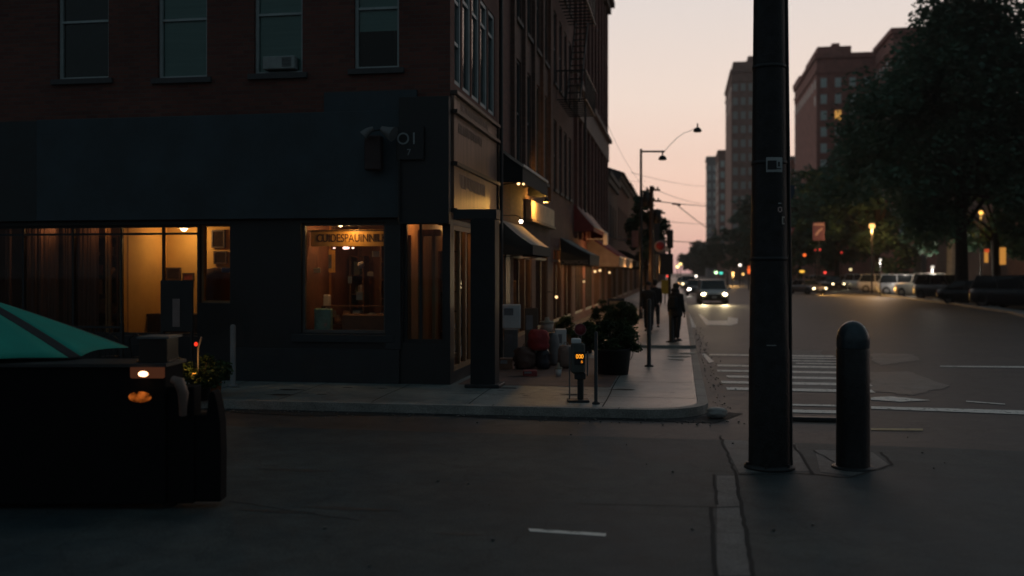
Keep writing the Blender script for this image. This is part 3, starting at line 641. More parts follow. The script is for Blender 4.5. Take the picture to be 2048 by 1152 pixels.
t = MB(); t.tube([(ux(806), BY-.26, zf(806, 445)), (ux(806), BY-.26, 4.3)], .02, 8); tag(t.build('conduit_pipe', IRON), 'thin dark conduit below the 01 board', 'pipe')
# the free standing black column
c = D(970, 772, 17.75)
t = thing('corner_column', 'square black column standing on the sidewalk at the corner', 'column', (c.x, c.y, .13))
b = MB(); b.rbox((0, 0, 1.48), .44, .44, 2.96, .02); b.build('shaft', mat('column_paint', (.011, .015, .019), .55, var=.4, spec=.3), t)
b = MB(); b.rbox((0, 0, .03), .62, .62, .06, .012); b.build('base', IRON, t)
b = MB(); b.box(BX+.14-c.x, -.2, 2.965, .24, .2, 3.13); b.build('bracket_beam', BLACK, t)
# air conditioner behind window 3
t = thing('window_air_conditioner', 'pale air conditioner sitting in the second floor window', 'air conditioner', (ux(565), BY+.02, upw[2][2]+.06))
b = MB(); b.rbox((-.05, 0, .13), .62, .2, .24, .015); b.build('case', mat('ac_plastic', (.30, .34, .34), .6), t)
b = MB()
for k in range(7): b.box(.02, -.106, .05+k*.025, .2, -.1, .062+k*.025)
b.build('grille', BLACK, t)

# ================================================================== LEFT ROW OF BUILDINGS
goods_ = [mat('display%d' % k_, c_, .8, var=.5, scale=6) for k_, c_ in enumerate(((.05, .03, .025), (.22, .12, .06), (.03, .04, .03), (.12, .05, .04), (.35, .28, .2)))]
def row_building(label, y0, y1, h, bm, wins, shops, name='brick_building', trim=SILL, lit=(1, .5, .18), power=6, cor=.25, x=BX, back=-14, name2=None, gold=None, gfm=None):
    t = thing(name, label, 'building', (x, y0, 0)); S_ = fx(x)
    ops = wins+shops; w = MB(); wall_grid(w, S_, y0+.02, y1, .2, h, .35, ops); w.box(back, y0+.021, .2, x-.351, y0+.3, h); w.box(back, y1-.3, .2, x-.351, y1-.001, h); w.box(back-.3, y0+.02, .2, back-.001, y1, h)
    w.build('wall', bm, t, True)
    r = MB(); r.box(back-.3, y0, h, x+cor, y1, h+.3); r.box(x+.002, y0+.01, h-.35, x+cor*.6, y1-.01, h-.002); r.build('cornice', trim, t, True)
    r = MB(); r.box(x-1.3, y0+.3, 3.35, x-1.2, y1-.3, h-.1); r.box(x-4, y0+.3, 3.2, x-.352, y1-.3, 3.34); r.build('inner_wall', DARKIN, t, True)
    for o in wins: window(t, S_, o[0], o[1], o[2], o[3], gfm or mat('dim_window_paint', (.07, .08, .085), .6), SGLASS, mat('dark_blind', (.035, .055, .06), .8), t=.06, w=.06, sill=SILL)
    for i, o in enumerate(shops):
        n = max(2, round((o[1]-o[0])/1.1)); window(t, S_, o[0], o[1], o[2], o[3], (gold or mat('brown_wood', (.17, .09, .05), .55, var=.4, scale=2, stretch=(9, 9, .6))) if i % 2 == 0 else DARKWOOD, DGLASS, None, rails=(.82,), mulls=[k/n for k in range(1, n)], t=.09, w=.04, name='shop_window')
        b = MB(); b.box(x-2.0, o[0]-.1, .21, x-1.9, o[1]+.1, 3.2); b.build('back_wall', mat('timber_panel', (.36, .2, .10), .6), t, True)
        b = MB(); b.rbox((x-1.0, (o[0]+o[1])/2, .7), .4, (o[1]-o[0])*.7, .95, .03); b.build('counter', BROWNW, t, True)
        q_ = random.Random(int(o[0]*10)); 
        for k in range(7):
            yy = o[0]+.2+(o[1]-o[0]-.4)*k/6+q_.uniform(-.1, .1); hh = q_.uniform(.3, 1.5); zz = q_.choice((1.18, 1.18, 2.2-hh*.5))
            b = MB(); b.rbox((x-.8+q_.uniform(-.15, .3), yy, zz+hh/2), q_.uniform(.1, .3), q_.uniform(.12, .45), hh, .03); b.build('display_item', goods_[(k+i) % 5], t, True)
        lamp('room_light', (x-.9, (o[0]+o[1])/2, 3.12), power*1.5*(1.0, .35, .75, .2)[i % 4], lit, .05, t)
    return t
def rows(y0, y1, n, wd, zs_): 
    out = []; st = (y1-y0)/n
    for z0, z1 in zs_:
        for k in range(n): c = y0+st*(k+.5); out.append((c-wd/2, c+wd/2, z0, z1))
    return out
B1 = row_building('narrow dark brown brick building between the corner shop and the fire escape', 24.0, 31.8, 14.8, BRICK2, rows(24.4, 31.4, 4, .85, ((4.9, 7.6), (8.6, 11.2))), [(24.5, 27.6, .5, 3.0), (28.4, 31.0, .5, 3.0)], power=9)
B2 = row_building('dark brick building with a fire escape on its front', 31.8, 38.6, 15.5, BRICK, rows(32.2, 38.2, 4, .8, ((4.9, 7.2), (8.4, 10.8), (11.9, 14.0))), [(32.4, 34.6, .5, 3.0), (35.4, 38.0, .5, 3.0)], power=12)
B3 = row_building('tall red brick building with rows of narrow windows and a stone band', 38.6, 56.0, 16.9, BRICK3, rows(39, 55.6, 9, .8, ((4.7, 7.6), (10.2, 13.2), (14.2, 16.0))), [(39.4, 42.6, .5, 3.1), (43.6, 47, .5, 3.1), (48, 51.5, .5, 3.1), (52.4, 55.4, .5, 3.1)], power=16, cor=.5)
b = MB(); b.box(BX+.003, 38.65, 8.3, BX+.18, 55.95, 9.3); b.box(BX+.003, 38.65, 9.31, BX+.35, 55.95, 9.5); b.build('stone_band', mat('pink_stone', (.26, .19, .17), .8), B3, True)
b = MB()
for k in range(10): yy = 39+k*1.84-.1; b.box(BX+.003, yy, 3.5, BX+.14, yy+.3, 8.29); b.box(BX+.003, yy, 9.51, BX+.14, yy+.3, 16.5)
b.build('pilasters', BRICK3, B3, True)
b = MB()
for k in range(5): yy = 24.1+k*1.75; b.box(BX+.003, yy, 4.4, BX+.1, yy+.28, 14.2)
b.build('pilasters', BRICK2, B1, True)
row_building('low dark building with a flat parapet beyond the tall brick one', 56.0, 66, 7.6, BRICK2, rows(56.5, 65.5, 4, .9, ((4.4, 6.2),)), [(57, 60.5, .5, 2.9), (61.5, 65, .5, 2.9)], power=9)
D2 = row_building('low dark gabled building with a small pale window', 66.0, 80, 8.4, BRICK, rows(66.5, 79.5, 5, 1, ((4.6, 6.6),)), [(67, 72, .5, 2.9), (74, 79, .5, 2.9)], power=9)
b = MB(); b.prism([(-14, 65.98, 8.72), (-3.6, 65.98, 8.72), (-8.5, 65.98, 10.4)], (0, 0, 0), (0, 14, 0)); b.build('gable_roof', SILL, D2, True)
row_building('low brown building with shop lights near the traffic signal', 80, 104, 9.0, BRICK2, rows(81, 103, 7, 1.1, ((4.8, 6.8),)), [(82, 88, .5, 3), (90, 96, .5, 3), (97, 102, .5, 3)], power=12)
row_building('far low row building behind the traffic signal', 104, 160, 8.5, BRICK, rows(105, 159, 12, 1.4, ((4.8, 7.2),)), [(110, 120, .5, 3), (130, 145, .5, 3)], power=25)
row_building('farthest low row building on the left', 160, 300, 11, BRICK2, rows(162, 298, 18, 2, ((5, 8),)), [(170, 190, .5, 3)], power=30)
# fire escape
t = thing('fire_escape', 'black iron fire escape on the front of the dark brick building', 'fire escape', (BX, 33.2, 0))
for z in (7.9, 11.3):
    b = MB()
    for k in range(9): b.box(.02, -.0+k*.45, z, 1.0, k*.45+.06, z+.04)
    b.box(.95, -.05, z, 1.0, 3.9, z+.05); b.build('platform', IRON, t)
    b = MB()
    for k in range(26): b.box(.96, -.05+k*.155, z+.05, .985, -.03+k*.155, z+.95)
    b.box(.95, -.06, z+.95, 1.0, 3.92, z+1.0)
    for k in range(6): b.box(.02+k*.17, -.05, z+.05, .04+k*.17, -.03, z+.95)
    b.box(.0, -.06, z+.95, .95, -.02, z+1.0); b.build('railing', IRON, t)
b = MB()
for s_ in (0, .45): b.tube([(.3+s_, .3, 7.9), (.3+s_, 3.4, 11.3)], .03, 6)
for k in range(12): b.box(.3, .3+3.1*k/12, 7.95+3.4*k/12, .75, .42+3.1*k/12, 7.98+3.4*k/12)
b.build('ladder', IRON, t)
b = MB()
for s_ in (0, .4): b.tube([(.9, .6+s_, 4.2), (.9, .6+s_, 8.0)], .02, 6)
for k in range(12): b.tube([(.9, .6, 4.3+k*.3), (.9, 1.0, 4.3+k*.3)], .012, 6)
b.build('ladder', IRON, t)
# awnings: near end at y0, reaching out p metres
def awning(label, y0, y1, p, zt, zfz, zv, m, mv, lip=None, txt=None, x=BX, sides=True, curve=0):
    t = thing('awning', label, 'awning', (x, y0, 0)); L_ = y1-y0
    n = 6; prof = []
    for i in range(n+1):
        s_ = i/n; prof.append((.01+p*s_, zt+(zfz-zt)*s_+curve*math.sin(PI*s_)-.03*math.sin(PI*s_)))
    b = MB()
    for i in range(n):
        a, c_ = prof[i], prof[i+1]; th = .02
        b.add([(a[0], 0, a[1]), (c_[0], 0, c_[1]), (c_[0], L_, c_[1]), (a[0], L_, a[1]), (a[0], 0, a[1]-th), (c_[0], 0, c_[1]-th), (c_[0], L_, c_[1]-th), (a[0], L_, a[1]-th)], [(0,1,2,3),(4,5,6,7),(0,1,5,4),(3,2,6,7)], True)
    b.build('canopy', m, t)
    b = MB(); b.box(p+.011, 0, zv, p+.03, L_, zfz+.002)
    if sides:
        for yy in (-.012, L_+.001):
            pr = [(q[0], yy, q[1]-.004) for q in prof]+[(p+.01, yy, zv), (.01, yy, zv)]
            b.prism(pr, (0, 0, 0), (0, .011, 0))
    b.build('valance', mv, t)
    if lip: b = MB(); b.box(p+.031, -.015, zfz-.03, p+.06, L_+.015, zfz+.03); b.build('edge_trim', lip, t)
    b = MB()
    for yy in (.06, L_-.06): b.tube([(.02, yy, zv-.05), (p, yy, zv+.01)], .012, 6)
    b.build('frame', IRON, t)
    if txt: text_mesh(txt, .2, mat('faint_white_letters', (.2, .2, .2), .7), 'lettering', t, Matrix.Translation((p*.5, -.02, zv+.1)) @ Matrix.Rotation(PI/2, 4, 'X'), .003, .8)
    return t
TRIM = mat('pale_trim', (.75, .68, .62), .7)
def rake(t, p, zt, zf, m):
    b = MB(); b.prism([(.02, -.05, zt-.03), (p+.02, -.05, zf-.03), (p+.02, -.05, zf+.035), (.02, -.05, zt+.035)], (0, 0, 0), (0, .035, 0)); b.build('edge_trim', m, t)
t = awning('upper black awning with pale edge on the corner shop', 22.6, 26.9, .5, 4.97, 4.6, 4.22, CANVASG, CANVASB, TRIM)
rake(t, .5, 4.97, 4.6, CANVASG)
awning('lower black awning with taupe top on the corner shop', 22.7, 25.9, .72, 3.36, 2.79, 2.56, CANVASG, CANVASB)
awning('black awning with faint lettering between the taupe and red awnings', 34.3, 38.4, 1.0, 3.35, 2.78, 2.4, mat('grey_green_canvas', (.16, .18, .18), .8), CANVASB, None, 'CHARMORES')
awning('faded pink cloth awning above the red one', 38.8, 46, .75, 4.85, 3.95, 3.75, CANVASP, CANVASR, TRIM)
awning('red awning with grey lettered valance', 44.5, 57, 1.4, 3.8, 2.85, 2.42, CANVASR, mat('grey_valance', (.16, .14, .14), .8), TRIM, 'CHAMBERS')
awning('pale awning beyond the red one', 57.5, 61, 1.6, 3.5, 2.8, 2.5, CANVASG, CANVASB)
awning('grey domed awning near the utility pole', 62, 65, 1.8, 3.5, 2.7, 2.5, mat('grey_canvas', (.2, .2, .2), .8), CANVASB, curve=.35)
awning('small grey domed awning farthest along the row', 70, 74, 2.0, 3.4, 2.6, 2.4, mat('grey_canvas', (.2, .2, .2), .8), CANVASB, curve=.4)
# lit sign board under the upper awning and wall lanterns
t = thing('lit_sign_board', 'amber lit sign board under the upper black awning', 'sign', (BX, 26.2, 3.62))
b = MB(); b.rbox((.1, 2.6, .22), .16, 5.0, .52, .02); b.build('board', mat('amber_sign', (.6, .45, .3), .6, var=.3), t)
b = MB(); b.rbox((.12, 2.6, -.08), .2, 5.1, .07, .01); b.build('cornice', mat('tan_trim', (.3, .22, .14), .6), t)
lamp('sign_light', (BX+.5, 26.8, 4.0), 45, (1, .5, .1), .04, t)
b = MB(); b.tube([(.02, .45, .62), (.4, .5, .66), (.52, .5, .5)], .012, 6); b.lathe([(.02, .52), (.09, .42), (.092, .42), (.03, .54)], (.53, .5, 0), 14); b.build('lamp_arm', IRON, t)
def bulb_on_wall(label, p, r=.045, s=12, col=(1, .75, .45), body=True):
    t = thing('wall_lantern', label, 'wall lamp', tuple(p)); b = MB(); b.ball((0, 0, 0), r, 10); b.build('bulb', glow('bulb_%.2f_%.2f_%d' % (col[1], col[2], s), col, s), t)
    b = MB(); b.tube([(0, 0, r*.8), (0, 0, r*2.2), (-.12, 0, r*3.5), (BX-p[0], 0, r*3.5)], .01, 6); b.lathe([(.015, r*1.6), (r*1.3, r*.9), (r*1.35, r*.9), (.02, r*1.7)], n=12); b.build('bracket', IRON, t); return t
bulb_on_wall('tiny white bulb hanging above the taupe awning', D(1042, 443, 22.6), .04, 14, (1, .9, .75))
bulb_on_wall('left of the two small bulbs under the upper awning', D(1037, 367, 23.2), .035, 4, (1, .6, .25))
bulb_on_wall('right of the two small bulbs under the upper awning', D(1047, 368, 23.6), .03, 3, (1, .6, .25))
for i, (px, py, Z) in enumerate(((1190, 543, 42), (1200, 541, 44), (1219, 545, 49), (1113, 594, 31), (1237, 610, 52), (1168, 563, 39))):
    bulb_on_wall(('warm wall lamp left of a pair below the black lettered awning', 'warm wall lamp right of a pair below the black lettered awning', 'amber wall lamp beneath the red awning', 'low warm lamp by the doorway past the white box', 'low amber lamp beneath the pale awning', 'dim amber lamp under the middle of the black lettered awning')[i], D(px, py, Z), .055 if i != 3 else .045, (1.6, 1.6, 1.2, 2.2, 1.6, .6)[i], (1, .62, .28))
lamp('awning_fill', (BX+.9, 36, 2.55), 30, (1, .45, .15), .1, B2); lamp('awning_fill', (BX+.9, 42.6, 2.5), 60, (1, .45, .15), .1, B3); lamp('awning_fill', (BX+1.5, 49, 2.3), 75, (1, .45, .15), .1, B3); lamp('awning_fill', (BX+1.5, 55, 2.4), 30, (1, .45, .15), .1, B3)  # added warm fill lights with no fixtures, to warm the sidewalk under the awnings

# ================================================================== SIDEWALK FURNITURE
# big black pole
c = G(1539, 936)
P = thing('utility_pole', 'thick black steel pole in the foreground beside the bollard', 'pole', (c.x, c.y, 0))
b = MB(); b.lathe([(.001, .0), (.232, .0), (.232, .02), (.226, .12), (.222, 1.3), (.216, 1.32), (.21, 2.0), (.204, 2.03), (.17, 5.4), (.15, 7.4), (.001, 7.4)], n=40); b.build('shaft', BLACKM, P)
b = MB(); b.lathe([(.2, 0.0), (.275, 0.004), (.27, .035), (.232, .05)], n=40)
for k in range(6): a = k*PI/3+.3; b.lathe([(.001, .075), (.018, .075), (.018, .035)], (.252*math.cos(a), .252*math.sin(a), 0), 6, False)
b.build('base_flange', IRON, P)
for z_, r_ in ((2.3, .2035), (3.35, .193), (4.4, .182)):
    b = MB(); b.lathe([(r_-.004, z_-.022), (r_+.005, z_-.02), (r_+.005, z_+.02), (r_-.004, z_+.022)], n=40); b.build('clamp_band', IRON, P)
b = MB(); dd = (Rv*.93-Fv*.37); b.tube([(dd.x*.232, dd.y*.232, .05), (dd.x*.222, dd.y*.222, 2.0), (dd.x*.19, dd.y*.19, 4.6), (dd.x*.165, dd.y*.165, 7.0)], .016, 8); b.build('conduit', IRON, P)
fw = -Fv   # toward the camera
def pole_patch(px, py, wpx, hpx, m, name, dz=.004):
    Zc = (c-O).dot(Fv); z = CH+(HZ-py)/FPX*Zc; rad = .226-(.226-.17)*min(1, max(0, z/5.4)); n = 8; mb = MB(); a0 = (px-1539)/FPX*Zc/rad; aw = wpx/FPX*Zc/rad; hh = hpx/FPX*Zc/2
    vs = []
    for i in range(n+1):
        a = a0-aw/2+aw*i/n; d = (fw*math.cos(a)+Rv*math.sin(a))*(rad+dz)
        vs += [(d.x, d.y, z-hh), (d.x, d.y, z+hh)]
    mb.add(vs, [(2*i, 2*i+2, 2*i+3, 2*i+1) for i in range(n)], True); return mb.build(name, m, P)
stk = mat('grey_sticker', (.42, .45, .46), .6)
pole_patch(1540, 333, 32, 29, stk, 'sticker', .008)['label'] = 'grey sticker with a dark panel at eye height'
pole_patch(1535, 334, 17, 18, BLACK, 'sticker_print', .011); pole_patch(1548, 332, 4, 9, BLACK, 'sticker_print', .011); pole_patch(1548, 341, 11, 2, BLACK, 'sticker_print', .011)
pole_patch(1550, 409, 7, 1.6, stk, 'scratch', .008)
for q in ((1547, 421, 2.4, 8), (1554, 421, 2.4, 8), (1550.5, 417, 5, 2.2), (1550.5, 425.5, 5, 2.2)): pole_patch(*q, mat('pinkish_mark', (.5, .36, .34), .6), 'painted_mark', .008)
for q in ((1556, 443, 3, 13), (1558, 436, 7, 2.5), (1558, 449, 6, 2)): pole_patch(*q, mat('pale_mark', (.45, .42, .38), .6), 'bracket_mark', .009)
pole_patch(1533, 688, 18, 2, mat('pale_scratch', (.3, .3, .3), .6), 'scratch', .006)
# bollard
c2 = G(1706, 936)
t = thing('bollard', 'black round-topped steel bollard right of the thick pole', 'bollard', (c2.x, c2.y, 0)); R_ = .18; H_ = 1.62
b = MB(); b.lathe([(.001, 0), (R_+.004, 0), (R_, .02), (R_-.004, .74), (R_-.003, 1.30), (R_-.012, 1.312), (R_-.012, 1.325)], n=40); b.build('body', BLACKM, t)
b = MB(); b.lathe([(R_-.005, 1.325)]+[(max(.001, (R_-.003)*math.cos(PI/2*k/12)), 1.40+(H_-1.40)*math.sin(PI/2*k/12)) for k in range(13)], n=40); b.build('dome_cap', mat('worn_blue_black', (.03, .045, .055), .3, metal=.3, var=.4, scale=7), t)
b = MB(); b.lathe([(R_+.002, 0), (R_+.05, .003), (R_+.045, .02), (R_+.002, .03)], n=32); b.build('base_ring', IRON, t)
# sign post behind the pole with shield sign
c3 = G(1574, 702)
t = thing('sign_post', 'thin grey sign post just right of the thick pole', 'sign post', (c3.x, c3.y, 0)); Zc = (c3-O).dot(Fv)
b = MB(); b.tube([(0, 0, 0), (0, 0, CH+(HZ-372)/FPX*Zc)], .03, 10); b.build('post', GREYM, t)
b = MB(); zc = CH+(HZ-385)/FPX*Zc; b.prism([(.02, -.04, zc+.2), (.2, -.04, zc+.2), (.2, -.04, zc-.02), (.11, -.04, zc-.2), (.02, -.04, zc-.02)], (0, 0, 0), (0, .01, 0)); b.build('shield_sign', mat('dull_blue', (.03, .06, .10), .5), t)
# parking meter kiosk
c = G(1156, 803, .13)
t = thing('parking_meter', 'parking meter with glowing orange digits on the sidewalk edge', 'parking meter', (c.x, c.y, .13), YAW)
b = MB(); b.tube([(.04, 0, .02), (.04, 0, .45)], .05, 12); b.rbox((.03, 0, .40), .17, .12, .1, .01); b.build('post', IRON, t)
b = MB(); b.rbox((0, 0, .015), .34, .3, .04, .01); b.build('base_plate', IRON, t)
b = MB(); b.rbox((0, 0, .68), .22, .16, .48, .03); b.build('housing', mat('meter_grey', (.07, .075, .07), .6), t)
b = MB(); b.rbox((-.03, -.01, .95), .15, .14, .08, .015); b.build('cap', WHITEP, t)
b = MB(); b.rbox((.02, -.082, .68), .16, .01, .2, .002); b.build('display', BLACK, t)
text_mesh('000', .095, glow('led_orange', (1, .34, .02), 1.7), 'digits', t, Matrix.Translation((.02, -.09, .71)) @ Matrix.Rotation(PI/2, 4, 'X'), .001, .85)
text_mesh('6', .07, glow('led_dim', (1, .3, .02), .9), 'digits', t, Matrix.Translation((.055, -.09, .63)) @ Matrix.Rotation(PI/2, 4, 'X'), .001)
b = MB(); b.tube([(-.13, .02, .03), (-.13, .02, .85)], .012, 6); b.tube([(.15, .02, .4), (.15, .02, .78)], .012, 6); b.build('guard_rail', GREYM, t)
# plain posts
def post(name, label, px, py, pytop, r, z0=.13, m=IRON, top=None, cat='post'):
    c = G(px, py, z0); Z = (c-O).dot(Fv); h = (py-pytop)/FPX*Z; t = thing(name, label, cat, (c.x, c.y, z0)); b = MB(); b.lathe([(.001, 0), (r*2.2, 0), (r*2.2, .02), (r, .04), (r, h), (r*.6, h+r*.5), (.001, h+r*.6)], n=14); b.build('shaft', m, t); return t, h
post('steel_post', 'thin black post just right of the parking meter', 1192, 808, 665, .028)
t, h = post('round_red_sign', 'round dark red sign with pale rim on a thin post behind the parking meter', 1161, 778, 668, .02, cat='sign')
b = MB(); b.m = Matrix.Translation((0, -.03, h+.08)) @ Matrix.Rotation(YAW, 4, 'Z') @ Matrix.Rotation(PI/2, 4, 'X'); b.lathe([(.001, 0), (.092, 0), (.092, .02), (.001, .02)], n=28); b.build('disc', mat('dull_red', (.2, .02, .03), .6), t)
b = MB(); b.m = Matrix.Translation((0, -.032, h+.08)) @ Matrix.Rotation(YAW, 4, 'Z') @ Matrix.Rotation(PI/2, 4, 'X'); b.lathe([(.092, -.002), (.105, -.002), (.105, .024), (.092, .024), (.092, -.002)], n=28); b.build('rim', mat('pink_rim', (.22, .12, .12), .6), t)
post('steel_post', 'black post standing in front of the two walkers', 1298, 733, 600, .045)
post('steel_post', 'short dark post beside the person in the dark coat', 1343, 684, 622, .07, .214)
post('pale_post', 'pale grey post against the corner shop wall on the left', 466, 772, 652, .05, .13, mat('pale_grey', (.17, .18, .19), .7))
# planters
def leaf_mat(name, c1, c2):
    m, nt, out = _new(name); N = nt.nodes; L = nt.links
    oi = N.new('ShaderNodeTexNoise'); oi.inputs['Scale'].default_value = 1.2; oi.inputs['Detail'].default_value = 4; tc = N.new('ShaderNodeTexCoord'); L.new(tc.outputs['Object'], oi.inputs['Vector'])
    r = N.new('ShaderNodeValToRGB'); r.color_ramp.elements[0].position = .35; r.color_ramp.elements[1].position = .65; r.color_ramp.elements[0].color = c1+(1,); r.color_ramp.elements[1].color = c2+(1,); L.new(oi.outputs['Fac'], r.inputs[0])
    d = N.new('ShaderNodeBsdfDiffuse'); tr = N.new('ShaderNodeBsdfTranslucent'); L.new(r.outputs[0], d.inputs[0]); L.new(r.outputs[0], tr.inputs[0])
    x = N.new('ShaderNodeMixShader'); x.inputs[0].default_value = .25; L.new(d.outputs[0], x.inputs[1]); L.new(tr.outputs[0], x.inputs[2])
    g_ = N.new('ShaderNodeBsdfGlossy'); g_.inputs['Roughness'].default_value = .45; g_.inputs[0].default_value = (.5, .55, .5, 1); y = N.new('ShaderNodeMixShader'); y.inputs[0].default_value = .04; L.new(x.outputs[0], y.inputs[1]); L.new(g_.outputs[0], y.inputs[2])
    L.new(y.outputs[0], out.inputs[0]); return m
LEAF = leaf_mat('tree_leaves', (.045, .10, .07), (.085, .16, .105)); LEAF2 = leaf_mat('shrub_leaves', (.02, .045, .02), (.055, .095, .035))
def leaves(centres, n_each, size, rnd):
    vs = []; fs = []
    for (cx, cy, cz, r) in centres:
        for _ in range(n_each):
            u = rnd.gauss(0, 1); v = rnd.gauss(0, 1); w_ = rnd.gauss(0, 1); l = math.sqrt(u*u+v*v+w_*w_)+1e-6; k = r*(rnd.random()**.45)/l
            p = (cx+u*k, cy+v*k, cz+w_*k*.75)
            a = rnd.uniform(0, 2*PI); el = rnd.uniform(-.9, .5); s_ = size*rnd.uniform(.6, 1.3)
            dx, dy, dz = math.cos(a)*math.cos(el)*s_, math.sin(a)*math.cos(el)*s_, math.sin(el)*s_
            b_ = a+PI/2+rnd.uniform(-.5, .5); ex, ey, ez = math.cos(b_)*s_*.42, math.sin(b_)*s_*.42, rnd.uniform(-.35, .35)*s_
            n = len(vs); vs += [p, (p[0]+dx*.5+ex, p[1]+dy*.5+ey, p[2]+dz*.5+ez), (p[0]+dx, p[1]+dy, p[2]+dz), (p[0]+dx*.5-ex, p[1]+dy*.5-ey, p[2]+dz*.5-ez)]
            fs.append((n, n+1, n+2, n+3))
    return vs, fs
def mesh_obj(name, vs, fs, m, parent):
    me = bpy.data.meshes.new(name); me.from_pydata(vs, [], fs); me.materials.append(m); o = bpy.data.objects.new(name, me); COL.objects.link(o); o.parent = parent; return o
def planter(label, px, py, r, hb, hp, seed, z0=.13, pot=BLACK, n=44, lm_=None):
    c = G(px, py, z0); t = thing('planter', label, 'planter', (c.x, c.y, z0)); b = MB()
    b.lathe([(.001, 0), (r*.72, 0), (r*.85, hp*.9), (r*.95, hp*.92), (r*.95, hp), (r*.82, hp), (r*.8, hp*.85), (.001, hp*.85)], n=28); b.build('pot', pot, t)
    rr = random.Random(seed); cs = []
    for k in range(n):
        a = rr.uniform(0, 2*PI); q = r*1.15*math.sqrt(rr.random()); cs.append((q*math.cos(a), q*math.sin(a), hp+rr.uniform(.0, hb-hp)*(1-.5*(q/r/1.15)**2), rr.uniform(.1, .2)))
    v, f = leaves(cs, 190, .055, rr); mesh_obj('foliage', v, f, lm_ or LEAF2, t)
    b = MB()
    for k in range(9): q = rr.choice(cs); b.tube([(q[0]*.2, q[1]*.2, hp*.84), (q[0]*.6, q[1]*.6, (hp+q[2])/2), (q[0], q[1], q[2])], [.012, .008, .003], 6)
    b.build('stem', DARKWOOD, t); return t
planter('large black tub with a leafy bush on the sidewalk', 1226, 748, .42, 1.1, .52, 2)
planter('smaller tub with a bush behind the large planter', 1243, 672, .42, 1.0, .4, 4, .214)
planter('orange pot with straggly plant by the left shop wall', 428, 790, .15, .62, .28, 6, .13, mat('terracotta', (.35, .14, .05), .7), 12)
planter('low dark shrub tub beside the vendor cart', 400, 800, .2, .7, .25, 8, .13, BLACK, 14)
t = MB(); 
# beacon post with red and amber lamps
c = G(396, 800, .13)
t = thing('beacon_post', 'thin post with red and amber lamps behind the vendor cart', 'lamp post', (c.x, c.y, .13)); Z = (c-O).dot(Fv)
b = MB(); b.tube([(0, 0, 0), (0, 0, .82), (.06, 0, 1.0)], .018, 8); b.build('post', GREYM, t)
b = MB(); b.ball((-.02, -.03, (800-688)/FPX*Z), .03, 12, (1, 1, 1.2)); b.build('red_lamp', glow('red_lamp', (1, .05, .02), 1.0), t)
b = MB(); b.ball((-.06, -.04, (800-748)/FPX*Z), .042, 12); b.ball((-.02, -.05, (800-744)/FPX*Z), .03, 10); b.build('amber_lamp', glow('amber_lamp', (1, .34, .04), 2.2), t)
lamp('amber_light', (c.x, c.y-.25, .75), 3.5, (1, .4, .08), .05, t)
# goods by the shop door
def bagmesh(c, sx, sy, sz, seed, sq=.35):
    rr = random.Random(seed); b = MB(); n = 18; m = 11; vs = []
    for i in range(m+1):
        ph = PI*i/m; rz = math.cos(ph); rr_ = math.sin(ph)**sq
        for k in range(n): th = 2*PI*k/n; q = 1+rr.uniform(-.17, .17); vs.append((c[0]+sx/2*rr_*math.cos(th)*q, c[1]+sy/2*rr_*math.sin(th)*q, c[2]+sz/2+sz/2*rz*(1+rr.uniform(-.05, .05)*(0 < i < m))))
    fs = [(i*n+k, (i+1)*n+k, (i+1)*n+(k+1) % n, i*n+(k+1) % n) for i in range(m) for k in range(n)]
    return b.add(vs, fs, True)
def goodsobj(name, label, cat, px, py, wpx, hpx, m, kind='box', depth=.4, lift=0, seed=1):
    c = G(px, py, .13); 
    if lift: c = D(px, py, lift)
    Z = (c-O).dot(Fv); w_, h = wpx/FPX*Z, hpx/FPX*Z; t = thing(name, label, cat, tuple(c), YAW)
    if kind == 'bag':
        bagmesh((0, 0, 0), w_, depth, h, seed).build('sack', m, t); b = MB(); b.tube([(-.05, 0, h*.96), (-.03, 0, h+.06), (.04, 0, h+.05), (.05, 0, h*.96)], .01, 6); b.build('knot', m, t)
    elif kind == 'bucket':
        b = MB(); b.lathe([(.001, 0), (w_*.4, 0), (w_*.5, h), (w_*.46, h), (w_*.38, .02), (.001, .02)], n=20); b.build('tub', m, t)
        b = MB(); b.lathe([(w_*.56, h), (w_*.56, h+.03), (w_*.2, h+.05), (w_*.16, h+.12), (.001, h+.13)], n=20); b.build('lid', mat('tan_lid', (.3, .26, .2), .7), t)
    else:
        b = MB(); b.rbox((0, 0, h/2), w_, depth, h, .012); b.build('body', m, t); b = MB(); b.box(-w_*.42, -depth/2-.003, h*.55, w_*.1, -depth/2, h*.85); b.build('printed_panel', mat('grey_print', (.2, .2, .22), .7), t)
    return t
goodsobj('newspaper_box', 'white metal newspaper box on a grey stand by the black column', 'newspaper box', 1023, 656, 36, 47, WHITEP, 'box', .3, 22.2)
t = goodsobj('news_rack_stand', 'grey stand beneath the white newspaper box', 'stand', 1022, 722, 28, 64, GREYM, 'box', .28)
goodsobj('beige_tub', 'beige tub with round lid stacked behind the red sack', 'tub', 1094, 664, 27, 18, mat('beige_plastic', (.42, .35, .3), .6), 'bucket', .3, 21.6)
goodsobj('tub_crate', 'dark crate carrying the beige tub', 'crate', 1094, 729, 34, 64, BLACK, 'box', .35)
goodsobj('red_sack', 'dark red sack lying on the dark bags by the shop door', 'sack', 1077, 701, 42, 42, mat('red_cloth', (.28, .03, .035), .8, bump=.3), 'bag', .4, 20.9, 3)
goodsobj('dark_bag', 'brown-black rubbish bag in front of the shopfront', 'bag', 1050, 738, 46, 44, mat('brown_bag', (.10, .06, .05), .5, bump=.3), 'bag', .45, 0, 5)
goodsobj('dark_bag', 'navy rubbish bag under the red sack', 'bag', 1086, 738, 30, 40, mat('navy_bag', (.02, .022, .035), .45, bump=.3), 'bag', .35, 0, 6)
